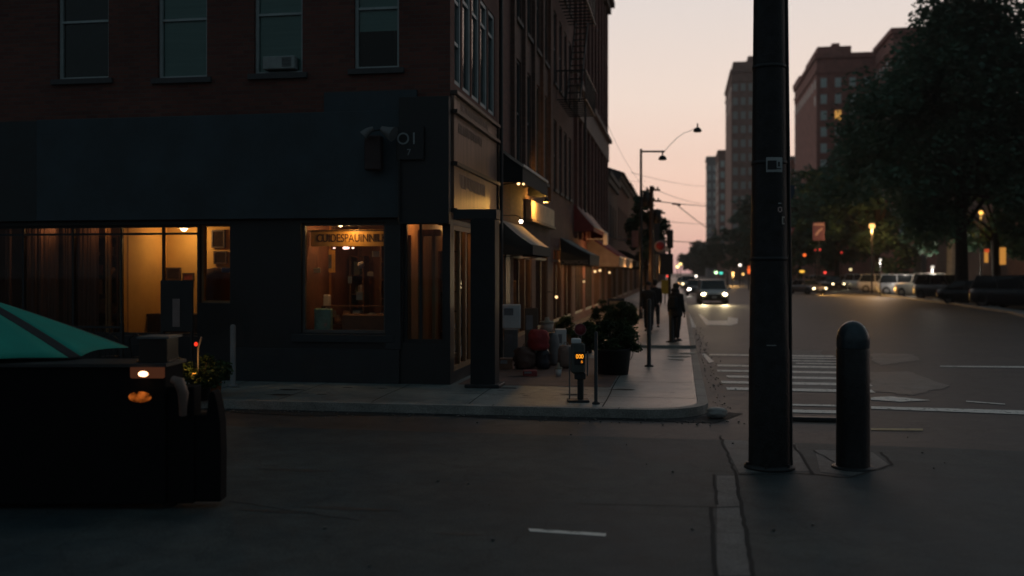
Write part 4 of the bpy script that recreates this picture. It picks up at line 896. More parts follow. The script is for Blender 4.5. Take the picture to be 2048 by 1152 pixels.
goodsobj('clear_bag', 'crumpled pale plastic bag between the dark bags', 'bag', 1073, 733, 18, 30, mat('pale_bag', (.28, .25, .24), .5, bump=.4), 'bag', .2, 0, 8)
goodsobj('white_carton', 'white carton standing behind the pale sacks', 'carton', 1121, 720, 22, 62, WHITEP, 'box', .3)
goodsobj('grey_sack', 'tall grey-white sack beside the navy bag', 'sack', 1107, 731, 22, 66, mat('grey_cloth', (.2, .2, .21), .8, bump=.3), 'bag', .3, 0, 9)
goodsobj('beige_sack', 'wide beige sack left of the parking meter', 'sack', 1132, 736, 34, 46, mat('beige_cloth', (.27, .22, .2), .8, bump=.3), 'bag', .4, 0, 11)
goodsobj('menu_frame', 'framed menu stand behind the newspaper box', 'menu stand', 1063, 712, 26, 96, mat('dim_frame', (.10, .07, .05), .6), 'box', .06)
planter('small potted plant on the sidewalk beneath the black lettered awning', 1132, 694, .2, 1.0, .35, 41, .13, mat('terracotta', (.35, .14, .05), .7), 14)
planter('pair-high potted fern by the wall left of the large planter', 1170, 706, .24, .95, .32, 42, .13, BLACK, 18)
planter('low green pot plant beside the wall beyond the large planter', 1205, 664, .26, 1.0, .35, 43, .214, BLACK, 18)
goodsobj('white_carton', 'open white carton on the pavement left of the large planter', 'carton', 1150, 716, 18, 20, WHITEP, 'box', .3)
goodsobj('red_pail', 'small red pail beside the potted fern', 'pail', 1146, 690, 13, 16, mat('dull_red_plastic', (.22, .03, .03), .6), 'bucket', .2)
goodsobj('wooden_crate', 'brown wooden crate at the foot of the shop wall by the black column', 'crate', 1012, 738, 26, 22, BROWNW, 'box', .3)
goodsobj('white_pail', 'small white pail in front of the beige sack', 'pail', 1117, 752, 13, 14, WHITEP, 'bucket', .2)
goodsobj('red_crate', 'flat dark red crate left of the navy bag', 'crate', 1060, 752, 28, 12, mat('dull_red_plastic', (.22, .03, .03), .6), 'box', .3)
t = thing('sandwich_board', 'dark folding sandwich board beneath the red awning', 'sign board', tuple(G(1232, 652, .214)), YAW)
for s_ in (-1, 1): b = MB(); b.prism([(-.3, s_*.22, 0), (.3, s_*.22, 0), (.3, s_*.02, 1.0), (-.3, s_*.02, 1.0)], (0, 0, 0), (0, .02, 0)); b.build('board', BLACK, t)
b = MB(); b.prism([(-.24, -.195, .15), (.24, -.195, .15), (.24, -.045, .9), (-.24, -.045, .9)], (0, 0, 0), (0, -.006, 0)); b.build('chalk_sheet', mat('tan_paper2', (.3, .22, .14), .8, var=.6, scale=18), t)
o = bagmesh((0, 0, 0), .3, .3, .16, 21, .6).build('plastic_bag', mat('pale_bag2', (.3, .29, .28), .6, bump=.4)); q = G(1433, 836); o.location = (q.x, q.y, .0); tag(o, 'crumpled pale bag lying in the gutter at the kerb corner', 'bag')
b = MB()
for (px, py, s_) in ((1358, 713, .28), (1375, 707, .2), (1352, 719, .18)): q = G(px, py, .134); b.add([(q.x-s_, q.y-.1, .146), (q.x+s_, q.y-.16, .15), (q.x+s_*.8, q.y+.1, .158), (q.x-s_*.7, q.y+.14, .144)], [(0, 1, 2, 3)])
o = b.build('litter', PAPER); md = o.modifiers.new('s', 'SOLIDIFY'); md.thickness = .006; tag(o, 'flattened pale papers on the sidewalk before the step', 'litter')
# patio fence and board on the left
t = thing('patio_railing', 'low black iron railing in front of the left shop window', 'railing', (ux(80), BY-1.1, .13))
b = MB()
for k in range(27): b.box(k*.085, -.008, .05, k*.085+.014, .008, 1.02)
b.build('balusters', IRON, t); b = MB(); b.box(-.05, -.02, 1.022, 2.35, .02, 1.06); b.box(-.05, -.018, .05, 2.35, .018, .08); b.build('rails', IRON, t)
for x_ in (-.1, 2.352): b = MB(); b.box(x_, -.03, 0, x_+.05, .03, 1.12); b.build('end_post', IRON, t)
t = thing('chalk_board', 'tall black board with a white paper strip before the lit window', 'board', (atY(354, 700, BY-.9).x, BY-.9, .13))
w_ = .3; b = MB(); b.rbox((0, 0, 1.42), .62, .05, .92, .01); b.build('panel', BLACK, t)
for s_ in (-1, 1): b = MB(); b.box(s_*.28-.02, -.02, 0, s_*.28+.02, .02, .965); b.build('leg', BLACK, t)
b = MB(); b.box(-.07, -.032, 1.05, .07, -.027, 1.55); b.build('paper_strip', mat('grey_paper', (.2, .17, .17), .8), t)
for i, (px, lb) in enumerate(((225, 'left of the chalk board'), (290, 'right against the chalk board'), (130, 'behind the teal umbrella'))):
    c = atY(px, 700, BY-.5); t = thing('cafe_chair', 'black metal cafe chair '+lb, 'chair', (c.x, c.y, .13), random.uniform(-.4, .4)+PI)
    b = MB(); b.lathe([(.001, .45), (.19, .45), (.2, .47), (.001, .475)], n=18); b.build('seat', BLACK, t)
    for sx in (-1, 1):
        for sy in (-1, 1): b = MB(); b.tube([(sx*.19, sy*.19, 0), (sx*.15, sy*.15, .45)], .012, 6); b.build('leg', IRON, t)
    b = MB(); b.tube([(-.17, .15, .46), (-.18, .2, .8), (0, .22, .92), (.18, .2, .8), (.17, .15, .46)], .013, 8); b.tube([(-.18, .2, .7), (.18, .2, .7)], .01, 6); b.build('backrest', IRON, t)

# ================================================================== VENDOR CART AND UMBRELLA
c = D(170, 700, 9.05); cart_o = Vector((c.x, c.y, 0))
t = thing('vendor_cart', 'black vendor cart with warm lamps in the left foreground', 'cart', tuple(cart_o), YAW)
def cx_(px): return (px-(0 if px < 400 else 9)-170)/FPX*9.05
def cz_(py): return CH+(HZ-py)/FPX*9.05
CB = mat('cart_black', (.007, .007, .008), .9, var=.3, spec=.15)
b = MB(); b.box(cx_(-190), 0, .05, cx_(330), .5, cz_(734)); b.box(cx_(330)+.001, .04, .05, cx_(385), .26, cz_(775))
b.build('body', CB, t, bevel=.012)
b = MB(); pr = [(cx_(385)+.001, cz_(832)), (cx_(385)+.001, .06), (cx_(446), .06), (cx_(447), .5), (cx_(445), .78), (cx_(440), cz_(812)), (cx_(434), cz_(788)), (cx_(428), cz_(783)), (cx_(422), cz_(790)), (cx_(418), cz_(832))]
b.prism([(x, .06, z) for x, z in pr], (0, 0, 0), (0, .2, 0)); b.build('end_panel', CB, t, bevel=.01)
b = MB(); b.box(cx_(-200), -.03, cz_(734)+.001, cx_(335), .53, cz_(730)+.012); b.build('counter_top', mat('dull_steel', (.035, .035, .037), .5, metal=.3), t)
b = MB(); b.rbox(((cx_(262)+cx_(330))/2, -.012, cz_(743)), .31, .03, .12, .01); b.build('lamp_housing', glow('lamp_lens', (1, .33, .16), .05), t)
b = MB(); b.ball((cx_(290), -.045, cz_(747)), .028, 12, (1.6, .6, .9)); b.build('lamp_bulb', glow('cart_bulb', (1, .5, .25), 6), t)
b = MB(); b.ball((cx_(280), -.002, cz_(794)), .1, 16, (1.05, .18, .5)); lo = b.build('lower_lamp', glow('cart_low', (1, .22, .03), .26), t)
m_ = MATS['cart_low']; n_ = m_.node_tree.nodes.new('ShaderNodeTexNoise'); n_.inputs['Scale'].default_value = 14; k_ = m_.node_tree.nodes.new('ShaderNodeMapRange'); k_.inputs['From Min'].default_value = .35; k_.inputs['From Max'].default_value = .7; k_.inputs['To Max'].default_value = .5
tc_ = m_.node_tree.nodes.new('ShaderNodeTexCoord'); m_.node_tree.links.new(tc_.outputs['Object'], n_.inputs['Vector']); m_.node_tree.links.new(n_.outputs['Fac'], k_.inputs['Value']); m_.node_tree.links.new(k_.outputs[0], m_.node_tree.nodes['Emission'].inputs[1])
b = MB(); b.tube([(cx_(348), -.03, cz_(758)), (cx_(362), -.05, cz_(762)), (cx_(370), -.05, cz_(785)), (cx_(368), -.03, cz_(830))], [.035, .05, .05, .035], 12); b.build('grab_handle', mat('dull_brown_handle', (.17, .11, .09), .5), t)
b = MB(); b.box(cx_(265), .1, cz_(727), cx_(328), .45, cz_(726)+.01); b.box(cx_(268), .12, cz_(725), cx_(325), .43, cz_(680)); b.build('display_case', mat('case_glass', (.03, .022, .018), .2), t)
b = MB(); b.box(cx_(265), .09, cz_(679), cx_(331), .46, cz_(675)); b.build('case_lid', mat('pale_lid', (.10, .11, .115), .5), t)
for px in (60, 330):
    b = MB(); b.m = Matrix.Translation((cx_(px), .12, .12)) @ Matrix.Rotation(PI/2, 4, 'X'); b.lathe([(.06, -.04), (.11, -.04), (.12, 0), (.11, .04), (.06, .04), (.06, -.04)], n=24); o = b.build('wheel', TYRE, t)
    b = MB(); b.m = Matrix.Translation((cx_(px), .12, .12)) @ Matrix.Rotation(PI/2, 4, 'X'); b.lathe([(.001, -.03), (.06, -.03), (.06, .03), (.001, .03)], n=18); b.build('hub', GREYM, o)
# umbrella
ap = D(-95, 578, 10.1)
t = thing('market_umbrella', 'teal and black striped umbrella over the vendor cart', 'umbrella', (ap.x, ap.y, 0), 0)
n8 = 8; tips = []; Rr = 1.66; zr = ap.z-.63
ang0 = math.radians(-26)
def upt(a, s_): # s along the rib, slightly domed
    return Vector((Rr*s_*math.cos(a), Rr*s_*math.sin(a), ap.z-(ap.z-zr)*(s_**1.12)))
def panel(a0, a1, w0, w1, m, nm):
    b = MB(); n = 10; k = 6; vs = []
    for i in range(n+1):
        s_ = .03+.97*i/n; q0 = a0+min(.72, w0/(Rr*s_)); q1 = a1 if w1 == 0 else a0+min(.72, w1/(Rr*s_))
        for j in range(k+1):
            u = j/k; p = upt(q0, s_)*(1-u)+upt(q1, s_)*u
            if i == n and w1 == 0: q = 1-.05*math.sin(PI*u); p = Vector((p.x*q, p.y*q, p.z+.02*math.sin(PI*u)))
            vs.append((p.x, p.y, p.z))
    fs = [(i*(k+1)+j, i*(k+1)+j+1, (i+1)*(k+1)+j+1, (i+1)*(k+1)+j) for i in range(n) for j in range(k)]
    b.add(vs, fs, True); o = b.build(nm, m, t); md = o.modifiers.new('s', 'SOLIDIFY'); md.thickness = .004; return o
step = 2*PI/n8
for k in range(n8):
    a = ang0+YAW+k*step; panel(a, a+step, 0, .15, CANVASB, 'black_panel'); panel(a, a+step, .15, 0, TEAL, 'teal_panel')
b = MB(); b.tube([(0, 0, .0), (0, 0, ap.z+.05)], .025, 10); b.build('pole', GREYM, t)
b = MB()
for k in range(n8): a = ang0+YAW+k*step; b.tube([upt(a, .05)-Vector((0, 0, .02)), upt(a, .98)-Vector((0, 0, .02))], .008, 6)
b.build('ribs', IRON, t)

# ================================================================== PEOPLE
def skin_mesh(chains, sub=2):
    """chains: list of (points, radii, parent_index_in_first?)"""
    import bmesh
    vs = []; es = []; rad = []; roots = []
    for ch in chains:
        base = ch.get('at'); prev = base
        for i, (p, r) in enumerate(ch['pts']):
            vs.append(p); rad.append(r if isinstance(r, tuple) else (r, r)); idx = len(vs)-1
            if prev is None: roots.append(idx)
            else: es.append((prev, idx))
            prev = idx
        ch['last'] = prev
    me = bpy.data.meshes.new('sk'); me.from_pydata(vs, es, []); o = bpy.data.objects.new('sk', me); COL.objects.link(o)
    md = o.modifiers.new('sk', 'SKIN'); md.use_smooth_shade = True
    for i, r in enumerate(rad): me.skin_vertices[0].data[i].radius = r
    for i in range(len(vs)): me.skin_vertices[0].data[i].use_root = i in roots
    m2 = o.modifiers.new('sb', 'SUBSURF'); m2.levels = sub; m2.render_levels = sub
    dg = bpy.context.evaluated_depsgraph_get(); out = bpy.data.meshes.new_from_object(o.evaluated_get(dg)); bpy.data.objects.remove(o); return out
SKIN = mat('skin', (.42, .24, .19), .6, var=.08); HAIRM = mat('dark_hair', (.02, .015, .012), .6)
def person(label, px, py, z0, H, face, stride, coat, trous, coatlen, arm=0.12, hood=False, lean=0.0, bag=False, bulk=1.0):
    c = G(px, py, z0); t = thing('person', label, 'person', (c.x, c.y, z0), face); s = H/1.75
    # x right, y forward (the person faces +y)
    hip = .93; V = lambda x, y, z: (x*s, y*s, z*s)
    L = stride
    torso = [(V(0, 0, hip), (.13, .1)), (V(0, .0, 1.08), (.125, .095)), (V(0, lean*.5, 1.25), (.15, .105)), (V(0, lean, 1.40), (.15, .09)), (V(0, lean*1.1, 1.48), .055), (V(0, lean*1.2+.01, 1.55), .052), (V(0, lean*1.3+.02, 1.61), (.07, .085)), (V(0, lean*1.3+.02, 1.67), (.078, .098)), (V(0, lean*1.3+.01, 1.735), (.05, .07))]
    torso = [(p, tuple(q*s for q in r) if isinstance(r, tuple) else r*s) for p, r in torso]
    def leg(sx, f): 
        ky, fy_ = (.22*f if f > 0 else .10*f), .30*f; kz = .52; az = .09 if f >= 0 else .09+.10*abs(f)
        return [(V(sx*.09, 0, .88), .085*s), (V(sx*.1, ky*.9, kz), .058*s), (V(sx*.1, (ky+fy_)/2+(-.03), .3), .052*s), (V(sx*.1, fy_, az), .038*s), (V(sx*.105, fy_+.08, az-.05), .035*s), (V(sx*.11, fy_+.16, az-.055), .028*s)]
    def armp(sx, f): return [(V(sx*.17, lean, 1.41), .055*s), (V(sx*.215, lean-.02+f*.08, 1.13), .042*s), (V(sx*.22, lean+.04+f*.25, .90), .030*s), (V(sx*.215, lean+.055+f*.3, .83), (.018*s, .036*s))]
    chains = [dict(pts=torso)]
    for sx, f in ((-1, L), (1, -L)): chains.append(dict(pts=leg(sx, f), at=0))
    for sx, f in ((-1, -L), (1, L)):
        chains.append(dict(pts=armp(sx, f*arm/.12), at=3))
    ends = []
    me_ch = chains
    me = None
    # fingers: five short chains rooted in each palm
    for sx, f in ((-1, -L), (1, L)):
        w_ = armp(sx, f*arm/.12)[-1][0]
        for k in range(4):
            y0 = w_[1]+(-.026+.0175*k)*s; ln = (.07, .08, .075, .06)[3-k]*s
            chains.append(dict(pts=[((w_[0], y0, w_[2]), .009*s), ((w_[0]-sx*.004*s, y0+.004*s, w_[2]-.035*s), .0085*s), ((w_[0]-sx*.016*s, y0+.008*s, w_[2]-.035*s-ln*.55), .0075*s), ((w_[0]-sx*.03*s, y0+.01*s, w_[2]-.035*s-ln*.85), .006*s)]))
        chains.append(dict(pts=[((w_[0], w_[1]+.02*s, w_[2]+.02*s), .011*s), ((w_[0]-sx*.008*s, w_[1]+.045*s, w_[2]-.01*s), .010*s), ((w_[0]-sx*.015*s, w_[1]+.055*s, w_[2]-.04*s), .008*s)]))
    me = skin_mesh(chains, 1); me.materials.append(SKIN); me.name = 'body'; o = bpy.data.objects.new('body', me); COL.objects.link(o); o.parent = t
    hy = (lean*1.3+.02)
    # face features
    b = MB(); b.ball(V(0, hy+.098, 1.645), .018*s, 8, (.7, 1, 1.3)); [b.ball(V(sx*.085, hy, 1.65), .02*s, 8, (.4, .8, 1.3)) for sx in (-1, 1)]; b.build('nose_and_ears', SKIN, o)
    b = MB(); [b.ball(V(sx*.03, hy+.088, 1.672), .011*s, 8) for sx in (-1, 1)]; b.build('eyes', mat('eye_dark', (.03, .02, .02), .3), o)
    b = MB(); b.ball(V(0, hy+.085, 1.60), .02*s, 8, (1.2, .5, .35)); b.build('mouth', mat('lips', (.3, .12, .11), .6), o)
    # hair
    b = MB(); b.ball(V(0, hy-.018, 1.69), .102*s, 14, (.95, 1.08, .92)); b.ball(V(0, hy-.055, 1.63), .08*s, 12, (1.05, .9, 1.1)); b.build('hair', HAIRM, t)
    if hood: b = MB(); b.ball(V(0, hy-.07, 1.56), .11*s, 14, (1.2, 1.0, .8)); b.lathe([(.14*s, -.06*s), (.12*s, .03*s), (.09*s, .07*s)], V(0, lean*1.1-.02, 1.5), 16); b.build('hood', coat, t)
    # coat
    if coatlen < .8: ct = [(V(0, -.01, coatlen), (.19, .15)), (V(0, 0, hip), (.175, .135))]
    else: ct = [(V(0, 0, coatlen), (.16, .12)), (V(0, 0, hip+.06), (.16, .12))]
    ct += [(V(0, 0, 1.10), (.165, .125)), (V(0, lean*.5, 1.27), (.18, .13)), (V(0, lean, 1.415), (.165, .105)), (V(0, lean*1.1, 1.475), (.085, .075)), (V(0, lean*1.15, 1.50), (.075, .07))]
    ct = [(p, tuple(q*s*bulk for q in r)) for p, r in ct]; top = len(ct)-3
    ch = [dict(pts=ct)]
    for sx, f in ((-1, -L), (1, L)):
        a = armp(sx, f*arm/.12); ch.append(dict(pts=[(a[0][0], .075*s), (a[1][0], .06*s), (tuple(a[1][0][i]*.25+a[2][0][i]*.75 for i in range(3)), .052*s), (a[2][0], .047*s)], at=top))
    me = skin_mesh(ch, 2); me.materials.append(coat); o2_ = bpy.data.objects.new('coat', me); COL.objects.link(o2_); o2_.parent = t
    ch = [dict(pts=[(V(0, 0, .97), (.135*s, .105*s)), (V(0, 0, .90), (.13*s, .11*s))])]
    for sx, f in ((-1, L), (1, -L)): l = leg(sx, f); ch.append(dict(pts=[(l[0][0], .1*s), (l[1][0], .075*s), (l[2][0], .068*s), (l[3][0], .062*s)], at=1))
    me = skin_mesh(ch, 2); me.materials.append(trous); q = bpy.data.objects.new('trousers', me); COL.objects.link(q); q.parent = t
    for sx, f in ((-1, L), (1, -L)):
        l = leg(sx, f); fp = l[4][0]; b = MB(); zb = fp[2]-.035*s
        b.ball((fp[0], fp[1], zb+.035*s), .13*s, 12, (.36, 1.05, .36)); b.rbox((fp[0], fp[1]-.0*s, zb+.006), .095*s, .28*s, .02, .006); b.build('shoe', BLACK, t)
    if bag: b = MB(); b.rbox(V(0, -.19, 1.2), .28*s, .14*s, .4*s, .05*s); b.build('backpack', CANVASB, t)
    return t
CO1 = mat('black_coat', (.014, .015, .018), .85, bump=.2); CO2 = mat('charcoal_coat', (.018, .018, .02), .85, bump=.2); TR = mat('dark_trousers', (.012, .013, .018), .85)
person('person in a long dark coat standing by the kerb, seen from behind', 1352, 684, .214, 1.62, math.radians(-28), .28, CO1, TR, .70, hood=True, bag=True, bulk=1.28)
person('person in dark clothes walking toward us on the sidewalk', 1297, 667, .214, 1.63, math.radians(175), .75, CO2, TR, .78, lean=.02, bulk=1.25)
person('person in black walking behind the other walker', 1310, 657, .214, 1.68, math.radians(5), .55, CO1, TR, .85, bulk=1.1)

# ================================================================== STREET LAMP, UTILITY POLE, WIRES, SIGNALS
def place(px, Z, z=.214): p = D(px, 600, Z); return Vector((p.x, p.y, z))
c = place(1282, 42)
t = thing('street_lamp', 'unlit street lamp with two hanging lamp heads against the sky', 'street lamp', tuple(c), YAW); X = lambda px: (px-1282)/FPX*42; Zz = lambda py: CH+(HZ-py)/FPX*42-.214
b = MB(); b.tube([(0, 0, 0), (0, 0, 1.2), (0, 0, Zz(298))], [.09, .06, .05], 12); b.build('pole', IRON, t)
b = MB(); b.tube([(0, 0, Zz(303)), (X(1329), 0, Zz(303))], .04, 8); b.build('arm', IRON, t)
def head(x, z, s=1.0): 
    b = MB(); b.tube([(x, 0, z+.3*s), (x, 0, z+.1*s)], .03*s, 8); b.lathe([(.04, .13), (.1, .11), (.17, .02), (.18, -.04), (.13, -.07), (.001, -.08)], (x, 0, z), 20); return b.build('lamp_head', BLACK, t)
head(X(1325), Zz(317)); head(X(1395), Zz(261))
b = MB(); b.tube([(X(1326), 0, Zz(306)), (X(1340), 0, Zz(290)), (X(1355), 0, Zz(275)), (X(1368), 0, Zz(266)), (X(1380), 0, Zz(262)), (X(1395), 0, Zz(254))], .012, 6); b.build('curved_arm', IRON, t)
c = place(1303, 55)
t = thing('telephone_pole', 'wooden utility pole with crossarms behind the street lamp', 'utility pole', tuple(c), YAW); X5 = lambda px: (px-1303)/FPX*55; Z5 = lambda py: CH+(HZ-py)/FPX*55-.214
b = MB(); b.tube([(0, 0, 0), (0, 0, Z5(372))], [.16, .11], 12); b.build('pole', DARKWOOD, t)
for py, a, b_ in ((380, 1292, 1320), (402, 1290, 1322), (426, 1294, 1330)):
    b = MB(); b.box(X5(a), -.08, Z5(py)-.05, X5(b_), .04, Z5(py)+.05)
    for k in range(4): b.lathe([(.03, 0), (.05, .06), (.03, .12), (.001, .13)], (X5(a)+(X5(b_)-X5(a))*(k+.3)/4, -.02, Z5(py)+.05), 8)
    b.build('crossarm', DARKWOOD, t)
for k, py in enumerate((398, 432)): b = MB(); b.lathe([(.001, -.4), (.2, -.4), (.22, 0), (.2, .35), (.001, .4)], (.32 if k else -.3, 0, Z5(py)), 14); b.build('transformer', IRON, t)
def wire(label, pts, r=.012, sag=0.0):
    b = MB(); P_ = [D(*p) for p in pts]
    if len(P_) == 2:
        a, c_ = P_; P_ = [a.lerp(c_, k/12)-Vector((0, 0, sag*4*(k/12)*(1-k/12))) for k in range(13)]
    b.tube(P_, r, 6); tag(b.build('overhead_wire', BLACK), label, 'wire', 'overhead wires')
wire('overhead wire running from the tall brick building down past the street lamp', [(1205, 225, 50), (1300, 385, 55)], .008, .5)
wire('heavy overhead cable level with the utility pole crossarm', [(1318, 403, 55), (1445, 412, 120)], .03, .1)
wire('overhead wire dropping from the heavy cable toward the grey tower', [(1352, 408, 60), (1440, 470, 140)], .03, .2)
wire('thin overhead wire just above the traffic signal', [(1325, 481, 60), (1450, 484, 140)], .03, .1)
wire('faint overhead wire from utility pole top to the distant trees', [(1303, 376, 55), (1460, 398, 140)], .014, .8)
wire('faint overhead wire across the sky from the gabled building', [(1262, 345, 80), (1450, 370, 180)], .018, .6)
wire('faint overhead wire above the gabled roof', [(1213, 335, 56), (1290, 362, 60)], .007, .3)
wire('faint overhead wire low across the street', [(1310, 440, 60), (1440, 446, 160)], .02, .2)
b = MB(); q = D(1350, 408, 59); b.rbox(tuple(q), .35, .12, .1, .03); b.rbox((q.x+.25, q.y, q.z-.06), .18, .1, .1, .03); tag(b.build('cable_box', BLACK), 'small black junction box hanging on the heavy cable', 'box')
# traffic signal cluster
c = place(1339, 46)
t = thing('traffic_signal', 'black traffic signal pole with round do-not-enter sign', 'traffic signal', tuple(c), YAW); X6 = lambda px: (px-1339)/FPX*46; Z6 = lambda py: CH+(HZ-py)/FPX*46-.214
b = MB(); b.tube([(0, 0, 0), (0, 0, Z6(462))], .07, 10); b.build('pole', BLACK, t)
b = MB(); b.rbox((.02, 0, Z6(478)), .26, .3, .85, .03); b.build('signal_head', BLACK, t)
b = MB(); b.rbox((-.15, .05, Z6(528)), .62, .3, .95, .04); b.build('control_cabinet', BLACK, t)
def disc(name, x, y, z, r, m, th=.02):
    b = MB(); b.m = Matrix.Translation((x, y, z)) @ Matrix.Rotation(PI/2, 4, 'X'); b.lathe([(.001, 0), (r, 0), (r, th), (.001, th)], n=28); return b.build(name, m, t)
o = disc('round_sign', X6(1320), -.06, Z6(493), .27, mat('sign_white', (.55, .42, .4), .5)); disc('red_disc', X6(1320), -.082, Z6(492), .19, mat('sign_red', (.45, .03, .03), .5)).name = 'red_disc'
b = MB(); b.tube([(X6(1320), -.04, Z6(493)), (0, -.04, Z6(493))], .02, 6); b.build('sign_arm', IRON, t)
b = MB(); b.rbox((X6(1334.5), -.09, Z6(498)), .14, .03, .27, .01); b.build('white_plate', mat('sign_pale', (.6, .62, .58), .5), t)
c = place(1310, 58)
t = thing('vertical_sign', 'tall dark hanging sign column left of the traffic signal', 'sign', tuple(c), YAW)
b = MB(); b.rbox((0, 0, 4.3), .5, .3, 2.6, .03); b.build('board', mat('blue_black', (.02, .03, .04), .5), t); b = MB(); b.tube([(0, 0, 0), (0, 0, 3.0)], .06, 8); b.build('post', IRON, t)
t = MB(); q = D(1270, 478, 60); t.rbox(tuple(q), .42, .12, 1.0, .02); t.tube([(q.x, q.y, q.z), (BX, q.y, q.z)], .03, 6); tag(t.build('hanging_sign', mat('dull_pink_sign', (.3, .15, .14), .7)), 'dull pink vertical sign above the domed awning', 'sign')
t = MB(); q = D(1289, 481, 66); t.rbox(tuple(q), .35, .12, .8, .02); t.tube([(q.x, q.y, q.z), (BX, q.y, q.z)], .03, 6); tag(t.build('hanging_sign', mat('dull_grey_sign', (.2, .2, .2), .7)), 'dull grey vertical sign right of the pink one', 'sign')
t = MB(); q = D(1211, 478, 44); t.rbox((q.x, q.y, q.z), .2, .3, .5, .02); t.tube([(q.x, q.y, q.z), (BX, q.y, q.z)], .02, 6); tag(t.build('box_sign', WHITEP), 'small white box sign at the end of the pink awning', 'sign')
c = place(1330, 62)
t = thing('yellow_sign', 'yellow warning sign on a post behind the walkers', 'sign', tuple(c), YAW); b = MB(); b.tube([(0, 0, 0), (0, 0, 1.6)], .04, 8); b.build('post', GREYM, t); b = MB(); b.rbox((0, -.05, 1.05), .5, .03, .85, .01); b.build('plate', mat('sign_yellow', (.5, .33, .02), .5), t)

# distant lights, each on its own pole
def pole_light(label, px, py, Z, r, col, s, kind='street_lamp', cat='street lamp', z0=0.0, power=0, arm=0.0, sq=(1, 1, 1)):
    p = D(px, py, Z); t = thing(kind, label, cat, (p.x, p.y, z0)); b = MB(); b.tube([(arm, .1, 0), (arm, .1, p.z-z0+r*.5)], max(.05, r*.3), 8)
    if arm: b.tube([(arm, .1, p.z-z0+r*.5), (0, 0, p.z-z0+r)], .04, 6)
    b.lathe([(.001, p.z-z0-r*1.3), (r*.4, p.z-z0-r*1.25), (r*.3, p.z-z0-r*.6)], n=10); b.build('post', IRON, t)
    b = MB(); b.ball((0, -.02, p.z-z0), r, 12, sq); b.build('lamp', glow('gl_%.2f_%.2f_%.2f_%.1f' % (col+(s,)), col, s), t)
    b = MB(); b.lathe([(r*1.1, p.z-z0+r*.7), (r*.5, p.z-z0+r*1.3), (.001, p.z-z0+r*1.4)], n=12); b.build('cap', IRON, t)
    if power: lamp('lamp_light', (p.x, p.y-.1, p.z-r-.2), power, col, r, t)
    return t
OR = (1, .55, .16); WH = (1, .88, .75); RD = (1, .07, .05); GR = (.15, 1, .6)
pole_light('brightest amber street lamp, on a post among the right-hand trees', 1744, 452, 98, .3, (1, .5, .15), 2.1, z0=.13, power=1500)
pole_light('amber street lamp beside the big tree trunk', 1962, 425, 80, .19, (1, .5, .1), 2.0, z0=.13, power=90)
pole_light('left of two pale lamps low in the sky gap', 1355, 533, 200, .3, (1, .75, .3), 4)
pole_light('right of two pale lamps low in the sky gap', 1361, 528, 210, .3, (1, .72, .25), 3)
pole_light('white street lamp left above the oncoming van', 1392, 552, 150, .17, WH, 4)
pole_light('white street lamp among the mid-distance trees', 1480, 530, 150, .2, WH, 3)
pole_light('amber street lamp right of the green signals', 1466, 546, 160, .2, OR, 4, power=900)
pole_light('small amber street lamp near the thick pole', 1486, 548, 160, .16, OR, 3)
pole_light('green traffic light on the left of a pair', 1432, 545, 140, .2, (.6, 1, .5), 4, 'traffic_light', 'traffic light', arm=1.5)
pole_light('blue-green traffic light on the right of a pair', 1442, 546, 140, .2, (.1, .8, .6), 1.6, 'traffic_light', 'traffic light', arm=1.0, sq=(1.3, 1, .8))
pole_light('orange-red signal light left of the dark trees', 1609, 510, 110, .17, (1, .16, .03), 1.5, 'traffic_light', 'traffic light', arm=1.2)
pole_light('small red signal light, left of two side by side', 1631, 500, 120, .09, RD, 1.0, 'traffic_light', 'traffic light')
pole_light('small red signal light, right of two side by side', 1640, 499, 120, .11, RD, 1.2, 'traffic_light', 'traffic light')
pole_light('lone red signal light left of the amber lamp post', 1683, 505, 120, .11, RD, .9, 'traffic_light', 'traffic light')
pole_light('round red light low above the distant cars', 1650, 545, 130, .17, RD, 1.8, 'traffic_light', 'traffic light')
pole_light('pair-like amber lamp above the approaching taxi', 1604, 543, 118, .2, (1, .5, .06), 1.5, sq=(1.5, 1, .7))
pole_light('pale lamp above the white-lit car', 1701, 539, 140, .17, (1, .8, .4), 2)
pole_light('white lamp above the distant parked cars right of the amber post', 1761, 519, 90, .1, WH, 1.0, power=260)
pole_light('white globe lamp above the pale pickup', 1865, 534, 82, .15, WH, .9, power=420)
pole_light('red light by the yield sign', 1575, 460, 90, .1, RD, 1.5, 'traffic_light', 'traffic light')
pole_light('red light behind the walkers', 1335, 552, 90, .1, RD, 2, 'traffic_light', 'traffic light')
pole_light('orange light edge showing beside the thick pole', 1498, 540, 120, .25, (1, .15, .03), 1.2, 'traffic_light', 'traffic light', sq=(.8, .8, 2))
# red banner, yield sign
c = place(1637, 100, 0)
t = thing('banner_sign', 'red and pale banner sign high on a pole before the dark trees', 'sign', tuple(c), YAW); zb = CH+(HZ-463)/FPX*100
b = MB(); b.tube([(.0, .1, 0), (0, .1, zb+1.0)], .06, 8); b.build('post', IRON, t); b = MB(); b.rbox((0, -.03, zb), 1.2, .06, 1.8, .02); b.build('panel', mat('faded_red_sign', (.2, .085, .13), .7, var=.2), t)
b = MB(); b.prism([(-.4, -.07, zb-.35), (-.1, -.07, zb+.1), (.35, -.07, zb+.4), (.4, -.07, zb+.2), (.0, -.07, zb-.15), (-.2, -.07, zb-.45)], (0, 0, 0), (0, .006, 0)); b.box(-.5, -.07, zb+.6, .5, -.064, zb+.8); b.build('emblem', mat('pale_pink', (.6, .4, .38), .7), t)
c = place(1582, 90, 0); zb = CH+(HZ-463)/FPX*90
